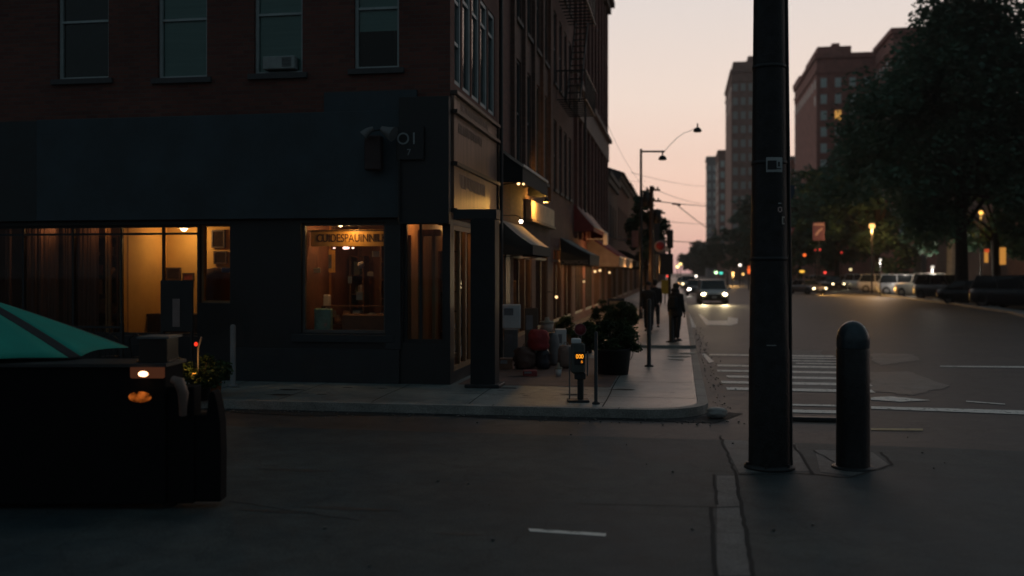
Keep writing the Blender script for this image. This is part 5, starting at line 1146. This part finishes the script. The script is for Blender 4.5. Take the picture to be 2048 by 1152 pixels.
t = thing('yield_sign', 'red triangular yield sign right of the thick pole', 'sign', tuple(c), YAW); b = MB(); b.tube([(0, .1, 0), (0, .1, zb+.3)], .05, 8); b.build('post', IRON, t)
b = MB(); b.prism([(-.35, 0, zb+.35), (.35, 0, zb+.35), (0, 0, zb-.4)], (0, 0, 0), (0, .03, 0)); b.build('plate', mat('yield_red', (.35, .07, .07), .6), t); b = MB(); b.prism([(-.16, -.01, zb+.22), (.16, -.01, zb+.22), (0, -.01, zb-.12)], (0, 0, 0), (0, .008, 0)); b.build('centre', mat('yield_white', (.4, .32, .3), .6), t)

# ================================================================== VEHICLES
def car(label, loc, head, body, kind='sedan', lights=None, group=None, name=None, tint=None, cat=None, dull=1.0):
    """car faces local +Y; root on the ground under its centre"""
    t = thing(name or kind, label, cat or {'sedan': 'car', 'suv': 'car', 'pickup_truck': 'truck', 'van': 'van'}[kind], loc, head, group)
    P_ = {'sedan': dict(L=4.6, W=1.8, bh=.92, H=1.43, cab=(-1.75, -1.1, .35, 1.05)),
          'suv': dict(L=4.7, W=1.9, bh=1.08, H=1.74, cab=(-2.2, -1.9, .55, 1.15)),
          'van': dict(L=5.0, W=1.95, bh=.98, H=1.62, cab=(-2.3, -2.1, .9, 1.65)),
          'pickup_truck': dict(L=5.3, W=1.95, bh=1.12, H=1.84, cab=(-.9, -.65, .75, 1.3))}[kind]
    L, W, bh, H = P_['L'], P_['W'], P_['bh'], P_['H']; c0, c1, c2, c3 = P_['cab']; hl = L/2
    hood = bh+(-.0 if kind != 'sedan' else -.03)
    # lower body: stations along y with rounded section
    st = [(-hl, .42, bh*.82, .86), (-hl+.08, .30, bh*.95, .94), (-hl+.5, .22, bh, 1), (-.9, .2, bh, 1), (.6, .2, bh+.02, 1), (c3, .2, hood, 1), (hl-.5, .22, hood-.1, .99), (hl-.1, .28, hood-.2, .93), (hl, .40, hood-.34, .84)]
    b = MB(); vs = []; sec = None
    for (y, z0, z1, wf) in st:
        w_ = W/2*wf; ring = [(-w_*.9, z0), (-w_, z0+.12), (-w_*1.0, (z0+z1)/2), (-w_*.97, z1-.1), (-w_*.88, z1), (0, z1+.025), (w_*.88, z1), (w_*.97, z1-.1), (w_, (z0+z1)/2), (w_, z0+.12), (w_*.9, z0)]
        vs += [(x, y, z) for x, z in ring]; n = len(ring)
    fs = [(i*n+k, i*n+(k+1) % n, (i+1)*n+(k+1) % n, (i+1)*n+k) for i in range(len(st)-1) for k in range(n)]
    fs += [tuple(range(n)), tuple(range((len(st)-1)*n, len(st)*n))]
    b.add(vs, fs, True); b.build('body', body, t)
    # cabin
    b = MB(); Wr = W*.40
    cab = [(c0, bh, W*.46), (c1, H-.04, Wr), (c2, H, Wr), (c3, hood+.0, W*.45)]
    b.add([(-cab[0][2], c0, bh-.02), (cab[0][2], c0, bh-.02), (-Wr, c1, H-.04), (Wr, c1, H-.04), (-Wr, c2, H-.03), (Wr, c2, H-.03), (-cab[3][2], c3, hood-.02), (cab[3][2], c3, hood-.02)],
          [(0, 1, 3, 2), (4, 5, 7, 6), (2, 3, 5, 4), (0, 2, 4, 6), (1, 7, 5, 3)])
    b.build('windows', mat('car_glass', (.015, .02, .024), .08, var=.1), t)
    b = MB(); b.rbox((0, (c1+c2)/2, H-.01), Wr*2+.04, (c2-c1)+.06, .05, .02)
    for sx in (-1, 1):
        b.tube([(sx*cab[0][2], c0, bh-.02), (sx*Wr, c1, H-.02)], .035, 6); b.tube([(sx*cab[3][2], c3, hood-.02), (sx*Wr, c2, H-.02)], .03, 6); b.tube([(sx*W*.455, (c0+c3)/2-.05, bh), (sx*Wr, (c1+c2)/2, H-.02)], .035, 6)
    b.build('roof', body, t)
    if kind == 'pickup_truck': b = MB(); b.box(-W*.42, -hl+.15, bh+.012, W*.42, c0-.15, bh+.03); b.build('bed_cover', BLACK, t)
    for sx in (-1, 1):
        for y in (hl-.85, -hl+.9):
            b = MB(); R2 = .34 if kind == 'sedan' else .38; b.m = Matrix.Translation((sx*(W/2-.09), y, R2)) @ Matrix.Rotation(PI/2, 4, 'Y'); b.lathe([(R2*.6, -.1), (R2*.95, -.11), (R2, -.06), (R2, .06), (R2*.95, .11), (R2*.6, .1), (R2*.6, -.1)], n=22); o = b.build('wheel', TYRE, t)
            b = MB(); b.m = Matrix.Translation((sx*(W/2-.09), y, R2)) @ Matrix.Rotation(PI/2, 4, 'Y'); b.lathe([(.001, .07), (.06, .08), (R2*.3, .05), (R2*.6, .09), (R2*.6, -.09), (R2*.3, -.05), (.001, -.07)], n=14); b.build('rim', GREYM, o)
        hm = glow('hl_%.1f' % lights[0], lights[1], lights[0]) if lights else mat('dull_headlight', (.35, .35, .33), .2)
        b = MB(); b.ball((sx*W*.36, hl-.07, hood-.33), .14, 12, (1.15, .6, .8)); b.build('headlight', hm, t)
        b = MB(); b.rbox((sx*W*.39, -hl+.02, bh*.78), .16, .08, .26, .02); b.build('tail_light', mat('tail_red', (.3, .02, .02), .3), t)
        b = MB(); b.rbox((sx*(W/2+.1), c3-.25, bh+.08), .2, .12, .15, .03); b.build('mirror', body, t)
    b = MB(); b.rbox((0, hl-.04, hood-.42), W*.5, .12, .2, .02); b.build('grille', BLACK, t)
    b = MB(); b.rbox((0, hl-.02, .42), W*.88, .16, .2, .05); b.build('front_bumper', mat('bumper_dark', (.03, .03, .03), .5), t)
    b = MB(); b.rbox((0, -hl+.03, .45), W*.88, .14, .2, .05); b.build('rear_bumper', mat('bumper_dark', (.03, .03, .03), .5), t)
    b = MB(); b.rbox((0, hl+.07, .46), .32, .012, .14, .004); b.build('number_plate', PAPER, t)
    if lights and lights[2]:
        for sx in (-1, 1):
            l = bpy.data.lights.new('beam', 'SPOT'); l.energy = lights[2]; l.color = lights[1]; l.spot_size = math.radians(60); l.spot_blend = .8; l.shadow_soft_size = .1
            o = bpy.data.objects.new('headlight_beam', l); COL.objects.link(o); o.parent = t; o.location = (sx*W*.36, hl+.1, hood-.33); o.rotation_euler = (math.radians(87), 0, 0)
    if group: t.scale = (1.13, 1.13, 1.13)
    return t
def paint(n, c, r=.3): return mat('paint_'+n, c, r, metal=.15, var=.06, scale=2)
def cpos(px, py): p = G(px, py); return (p.x, p.y, 0)
HL = (1, .78, .42)
SILV = paint('silver', (.62, .62, .62)); DK = paint('dark', (.018, .02, .026)); WHT = paint('white', (.8, .78, .75)); BEI = paint('beige', (.68, .62, .52)); CHR = paint('charcoal', (.05, .055, .06)); TAN = paint('taxi', (.22, .18, .17))
dn = PI
car('silver van driving toward us in the near lane with headlights on', cpos(1424, 606), dn+.03, SILV, 'van', (30, HL, 450))
car('grey car following close behind the silver van', cpos(1392, 590), dn, CHR, 'sedan', (18, WH, 40))
car('distant pale car with lights on left of the silver van', cpos(1377, 580), dn, SILV, 'suv', (6, HL, 0))
car('distant car with orange lights at the end of the near lane', cpos(1366, 575), dn, WHT, 'sedan', (3, (1, .45, .15), 0))
car('taupe taxi with yellow lights approaching in the far lane', cpos(1614, 588), dn+.45, TAN, 'sedan', (6, (1, .5, .12), 1500))
car('dark car with bright cream headlights behind the taxi', cpos(1660, 580), dn+.3, CHR, 'suv', (6, (1, .85, .5), 60))
car('distant car with two small warm lights beside the taxi', cpos(1640, 576), dn+.2, SILV, 'suv', (1.2, (1, .8, .6), 0))
car('white car with glaring white lights left of the amber lamp post', cpos(1706, 577), dn+.35, WHT, 'suv', (12, (1, .7, .5), 500))
car('grey distant car between the cream-lit car and the glaring white one', cpos(1686, 576), dn+.4, SILV, 'sedan', (1.5, WH, 0))
car('dark distant car under the amber street lamp', cpos(1765, 577), dn+.6, CHR, 'sedan', (1.2, (1, .3, .15), 0))
car('dark distant car with a red light right of the amber street lamp', cpos(1788, 578), dn+.7, DK, 'sedan', (1.0, (1, .2, .12), 0))
PK = 'cars parked along the right-hand side'
car('silver SUV parked left of the pale pickup', cpos(1818, 592), dn+.95, SILV, 'suv', None, PK)
car('pale beige pickup parked between the silver SUV and the charcoal SUV', cpos(1858, 596), dn+.55, BEI, 'pickup_truck', (1.2, WH, 0), PK)
car('charcoal SUV parked just left of the big tree trunk', cpos(1893, 600), dn+.5, CHR, 'suv', None, PK)
car('dark sedan parked just right of the big tree trunk', cpos(1958, 609), dn+.75, DK, 'sedan', None, PK)
car('white parked car between the amber lamp post and the silver SUV', cpos(1772, 587), dn+.9, WHT, 'suv', None, PK)
car('pale sedan parked far behind the silver SUV', cpos(1800, 580), dn+.9, SILV, 'sedan', None, PK)
car('white hatchback parked directly left of the amber lamp post', cpos(1728, 581), dn+.5, WHT, 'suv', None, PK)
car('black SUV with pale windscreen parked at the right edge', cpos(2036, 617), dn+.65, DK, 'suv', None, PK)

# ================================================================== RIGHT SIDE BUILDINGS AND TOWERS
def tower(name, label, x0, x1, y0, y1, h, m, fw, sw, wm=TGLASS, wsz=(1.2, 1.7), fl=3.3, top=None, lit=(), zbase=6, roofm=None, cat='building', trimm=None):
    t = thing(name, label, cat, (x0, y0, 0)); b = MB(); b.box(0, 0, 0, x1-x0, y1-y0, h); b.build('wall', m, t)
    b = MB(); b.box(-.4, -.4, h+.002, x1-x0+.4, y1-y0+.4, h+.9); b.box(-.25, -.25, h-2.8, x1-x0+.25, -.003, h-2.4); b.box(-.25, -.25, h-2.8, -.003, y1-y0, h-2.4); b.build('cornice', trimm or m, t)
    if top:
        for i, (a0, a1, b0, b1, hh) in enumerate(top): b = MB(); b.box(a0, b0, h+.9, a1, b1, h+.9+hh); b.build('rooftop_block', roofm or m, t)
    base = None; cnt = 0; nz = int((h-zbase-3)/fl)
    def put(x, y, z, rot, litq):
        nonlocal base, cnt
        key = 'lit' if litq else 'dark'
        me = WM.get((key, wsz, wm.name))
        if me is None:
            b = MB(); b.box(-wsz[0]/2, -.05, 0, wsz[0]/2, -.002, wsz[1]); o = b.build('pane', glow('lit_window', (1, .5, .12), .55) if litq else wm); me = o.data; WM[(key, wsz, wm.name)] = me; bpy.data.objects.remove(o)
        o = bpy.data.objects.new('window', me); COL.objects.link(o); o.parent = t; o.location = (x, y, z); o.rotation_euler = (0, 0, rot); cnt += 1
    for r in range(nz):
        z = h-4.6-fl*r-.0
        if fw:
            for k in range(fw):
                if cnt < 100: put((x1-x0)*(k+.5)/fw, 0, z-1.0, 0, (r, k) in lit)
    for r in range(nz):
        z = h-4.6-fl*r
        for k in range(sw):
            if cnt < 100: put(0, (y1-y0)*(k+.5)/sw, z-1.0, -PI/2, False)
    return t
WM = {}
def xa(px, Z): p = D(px, 500, Z); return p.x, p.y
x0, y0 = xa(1633, 193); h = CH+437/2000*193
tower('brick_tower', 'large red brick apartment tower right of the thick pole', x0, x0+24, y0, y0+36, h-.9, TOWERBRICK, 9, 9, lit=((2, 1),), top=((-.1+.4, 6.6, 1, 20, 1.6), (3.2, 4.6, 2, 6, 2.4)), wsz=(1.15, 1.8), fl=3.15)
x0, y0 = xa(1601, 232); tower('brick_tower', 'lower stepped wing behind the large red brick tower', x0, x0+14, y0, y0+12, CH+385/2000*232, TOWERBRICK, 4, 4, wsz=(1.15, 1.8), fl=3.15)
x0, y0 = xa(1786, 172); tower('brick_tower', 'taller brick block rising behind the big tree', x0, x0+16, y0, y0+16, CH+478/2000*172, TOWERBRICK, 5, 5, wsz=(1.1, 1.7), fl=3.2)
x0, y0 = xa(1463, 300); tower('stone_tower', 'tall brown tower left of the thick pole with an orange lit face', x0, x0+16, y0, y0+40, CH+400/2000*300, TOWERBROWN, 7, 9, wm=mat('dim_tower_glass', (.45, .45, .42), .5), wsz=(1.4, 2.2), fl=4.2, top=((.5, 14, 1, 25, 2.5), (5, 12, 3, 12, 4.5)), lit=((3, 3), (4, 3), (5, 3), (5, 4), (6, 3)))
x0, y0 = xa(1437, 385); tower('stone_tower', 'brown block in front of the grey tower', x0, x0+24, y0, y0+30, CH+240/2000*385, TOWERBROWN, 8, 6, wsz=(1.5, 2.4), fl=4.2)
x0, y0 = xa(1414, 450); tower('grey_tower', 'pale grey tower farthest left of the tall ones', x0, x0+11, y0, y0+18, CH+228/2000*450, TOWERGREY, 5, 5, wsz=(1.2, 2.4), fl=4.0)
x0, y0 = xa(1388, 520); tower('grey_block', 'small grey block above the distant trees', x0, x0+8, y0, y0+20, CH+58/2000*520, STONE, 4, 4, wsz=(1, 1.8), fl=4)
x0, y0 = xa(1560, 250); tower('grey_block', 'pale roofed block between the pole and the brick tower', x0, x0+7, y0, y0+20, CH+225/2000*250, TOWERBROWN, 3, 3, wsz=(1, 1.8), fl=4, trimm=TOWERGREY)
# near right brick row, behind the parked cars
t = tower('brick_house', 'brick building with lit doorways behind the parked cars at the right edge', 33.0, 52, 78, 98, 22.5, BRICK3, 7, 8, wm=mat('dark_pane', (.03, .035, .04), .15), wsz=(1.1, 2.0), fl=3.4)
tower('brick_house', 'dark brick building hidden behind the big tree', 33.5, 52, 98.5, 140, 19, BRICK2, 5, 12, wm=mat('dark_pane', (.03, .035, .04), .15), wsz=(1.1, 2.0), fl=3.4)
for i, (px, py, w_, h_, lb) in enumerate(((1973, 514, .26, .8, 'narrow lit window'), (2006, 512, .42, 1.25, 'tall lit amber window'))):
    p = atY(px, py, 77.9); b = MB(); b.box(p.x-w_/2, 77.93, p.z-h_/2, p.x+w_/2, 77.99, p.z+h_/2); o = b.build('window', glow('amber_win', (1, .42, .08), .5), t, True); o['label'] = lb
b = MB(); p = atY(1974, 502, 77.9); b.box(p.x-.15, 77.9, p.z-.1, p.x+.15, 77.98, p.z+.15); b.build('red_lamp', glow('dull_red_light', (1, .12, .03), .5), t, True)
for i, px in enumerate((1905, 1835, 1848)):
    p = D(px, 560, 102+i*6); b = MB(); b.lathe([(.001, 0), (.75-.2*i, 0), (.6-.15*i, .3), (.5-.1*i, 5.6-i), (.7-.2*i, 6.0-i), (.001, 6.0-i)], (p.x, p.y, .13), 20); tag(b.build('stone_column', mat('pale_column', (.22, .23, .24), .8)), ('pale column left of the big tree trunk', 'slender grey column above the silver SUV', 'slender grey column above the pale pickup')[i], 'column')

# ================================================================== TREES
BARK = mat('bark', (.035, .028, .024), .9, var=.4, scale=5, bump=.5)
def tree(label, base, H, R, seed, leaf, nclump, neach, trunk=.35, clear=.2, squash=1.0, name='leafy_tree', group=None, shift=(0, 0), cone=False):
    rr = random.Random(seed); t = thing(name, label, 'tree', (base[0], base[1], 0), 0, group)
    b = MB(); b.tube([(0, 0, 0), (.05, 0, H*.12), (.0, .1, H*.3), (.2, .1, H*.55), (.1, 0, H*.85)], [trunk*1.25, trunk, trunk*.85, trunk*.5, trunk*.12], 12)
    cs = []; zc = H*(clear+(1-clear)*.5); rz = H*(1-clear)/2
    for k in range(nclump):
        while True:
            u, v, w_ = rr.uniform(-1, 1), rr.uniform(-1, 1), rr.uniform(-1, 1)
            q = u*u+v*v+w_*w_
            if q < 1 and q > .12: break
        lump = 1+.18*math.sin(u*5+seed)+.15*math.cos(v*6+seed*2)+.12*math.sin(w_*9)
        wz = (1-.35*max(0, w_)) if not cone else 1.12-.68*max(0, w_+.42)
        cs.append((u*R*lump*wz*.92+shift[0], v*R*lump*wz*.92+shift[1], zc+w_*rz*lump*.93, rr.uniform(.09, .2)*R))
    def near(c_):
        P0 = Vector((base[0]+c_[0], base[1]+c_[1], c_[2])) - O
        for gx, gy, gr in ((1744, 452, 1.7), (1637, 463, 1.3), (1962, 425, 1.0), (1744, 478, 1.0)):
            u_ = ray(gx, gy).normalized()
            if (P0-u_*P0.dot(u_)).length < gr+c_[3]*.6 and P0.length < 101: return True
        return False
    cs = [c_ for c_ in cs if not near(c_)]
    for k in range(12):
        c_ = rr.choice(cs); z0 = H*rr.uniform(.2, .55); mid = (c_[0]*.45, c_[1]*.45, z0+(c_[2]-z0)*.6)
        b.tube([(0.05, .05, z0), mid, (c_[0]*.85, c_[1]*.85, c_[2])], [trunk*.38, trunk*.2, trunk*.04], 7)
    b.build('trunk', BARK, t)
    v, f = leaves(cs, neach, leaf, rr); mesh_obj('crown', v, f, LEAF, t); return t
p = G(1922, 607); tree('big leafy street tree filling the upper right of the view', (p.x, p.y), 22.5, 10.6, 11, .38, 620, 120, .42, .10, shift=(.7, 0), cone=True)
TG = 'trees along the right side of the street'
tree('second street tree, just beyond the big one', (24.5, 84), 17, 6.3, 12, .5, 220, 80, .35, .16, group=TG)
tree('street tree behind the amber lamp post', (20.8, 112), 18, 7.5, 13, .6, 190, 75, .35, .14, group=TG)
tree('street tree behind the red banner', (20.8, 140), 17.5, 7.5, 14, .65, 170, 75, .35, .12, group=TG)
tree('street tree seen just right of the thick pole', (20, 175), 18, 8, 15, .7, 160, 75, .35, .12, group=TG)
tree('street tree hidden partly by the thick pole', (20, 215), 18, 8, 16, .8, 140, 70, .35, .15, group=TG)
tree('street tree just left of the thick pole', (20, 265), 21, 9, 17, .9, 140, 70, .35, .12, group=TG)
tree('distant tree below the brown tower', (18.5, 330), 19, 9, 18, 1.0, 140, 70, .35, .1, group=TG)
tree('distant tree below the grey tower', (16, 410), 19, 10, 19, 1.2, 130, 70, .35, .1, group=TG)
tree('farthest small tree closing the street', (9, 520), 17, 10, 20, 1.4, 120, 60, .35, .05, group=TG)
tree('dark tree behind the parked cars at the right edge', (31, 76), 13, 5.0, 22, .45, 150, 70, .3, .25, group=TG)
q = D(1290, 440, 62); tree('small dark tree beside the utility pole', (q.x, q.y), 7.0, 1.5, 21, .2, 110, 80, .1, .35)

# ================================================================== LIGHT, SKY, CAMERA
wd = bpy.data.worlds.new('World'); sc.world = wd; wd.use_nodes = True; nt = wd.node_tree; nt.nodes.clear(); N = nt.nodes; L = nt.links
out = N.new('ShaderNodeOutputWorld'); bg = N.new('ShaderNodeBackground'); L.new(bg.outputs[0], out.inputs[0])
tc = N.new('ShaderNodeTexCoord'); sp = N.new('ShaderNodeSeparateXYZ'); L.new(tc.outputs['Generated'], sp.inputs[0])
def ramp(stops):
    r = N.new('ShaderNodeValToRGB'); cr = r.color_ramp; cr.interpolation = 'EASE' if False else 'LINEAR'
    cr.elements[0].position = stops[0][0]; cr.elements[0].color = stops[0][1]+(1,); cr.elements[1].position = stops[-1][0]; cr.elements[1].color = stops[-1][1]+(1,)
    for p_, c_ in stops[1:-1]: e = cr.elements.new(p_); e.color = c_+(1,)
    return r
def srgb(r, g_, b_): return tuple(((c/255+.055)/1.055)**2.4 if c > 10 else c/255/12.92 for c in (r, g_, b_))
fr = ramp([(0.0, srgb(188, 152, 152)), (.03, srgb(222, 183, 171)), (.07, srgb(243, 205, 187)), (.10, srgb(246, 213, 196)), (.17, srgb(240, 220, 207)), (.26, srgb(225, 214, 208)), (.36, (.52, .50, .50)), (.55, (.20, .20, .22)), (1.0, (.055, .088, .104))])
bk = ramp([(0.0, (.052, .062, .070)), (.3, (.070, .092, .104)), (1.0, (.055, .088, .104))])
L.new(sp.outputs[2], fr.inputs[0]); L.new(sp.outputs[2], bk.inputs[0])
az = N.new('ShaderNodeMapRange'); az.interpolation_type = 'SMOOTHSTEP'; az.inputs['From Min'].default_value = .15; az.inputs['From Max'].default_value = .93; L.new(sp.outputs[1], az.inputs['Value'])
mx = N.new('ShaderNodeMix'); mx.data_type = 'RGBA'; L.new(az.outputs[0], mx.inputs['Factor']); L.new(bk.outputs[0], mx.inputs[6]); L.new(fr.outputs[0], mx.inputs[7])
sk = N.new('ShaderNodeTexSky'); sk.sky_type = 'NISHITA'; sk.sun_disc = False; sk.sun_elevation = math.radians(1.0); sk.sun_rotation = math.radians(4)
ad = N.new('ShaderNodeMix'); ad.data_type = 'RGBA'; ad.blend_type = 'ADD'; ad.inputs['Factor'].default_value = .004
L.new(mx.outputs[2], ad.inputs[6]); L.new(sk.outputs[0], ad.inputs[7]); L.new(ad.outputs[2], bg.inputs[0]); bg.inputs[1].default_value = 1.08
sl = bpy.data.lights.new('sun', 'SUN'); sl.energy = .13; sl.angle = math.radians(25); sl.color = (1, .55, .36); so = bpy.data.objects.new('sun', sl); COL.objects.link(so)
d = Vector((-.05, -1, -.125)); so.rotation_euler = d.to_track_quat('-Z', 'Y').to_euler()
cam = bpy.data.cameras.new('camera'); co = bpy.data.objects.new('camera', cam); COL.objects.link(co); sc.camera = co
co.location = O; co.rotation_euler = (PI/2, 0, YAW); cam.sensor_width = 36; cam.lens = 36*FPX/2048; cam.shift_y = -(576-HZ)/2048; cam.clip_end = 4000
cam.dof.use_dof = True; cam.dof.focus_distance = 14.0; cam.dof.aperture_fstop = .8
hb = MB(); hb.box(-70, -25, -1, 90, 640, 76); hz = hb.build('haze', None); hz['kind'] = 'stuff'
m, nt, out_ = _new('haze_air'); pv = nt.nodes.new('ShaderNodeVolumePrincipled'); pv.inputs['Color'].default_value = (.9, .86, .84, 1); pv.inputs['Density'].default_value = .0003; pv.inputs['Anisotropy'].default_value = .35
nt.links.new(pv.outputs[0], out_.inputs['Volume']); hz.data.materials.clear(); hz.data.materials.append(m)
sc.view_settings.view_transform = 'Standard'; sc.view_settings.look = 'None'; sc.view_settings.exposure = 0; sc.view_settings.gamma = 1
sc.cycles.use_denoising = True; sc.cycles.volume_bounces = 0; sc.cycles.sample_clamp_indirect = 2.0; sc.cycles.sample_clamp_direct = 0; sc.cycles.max_bounces = 6; sc.cycles.transparent_max_bounces = 12; sc.cycles.caustics_reflective = False; sc.cycles.caustics_refractive = False
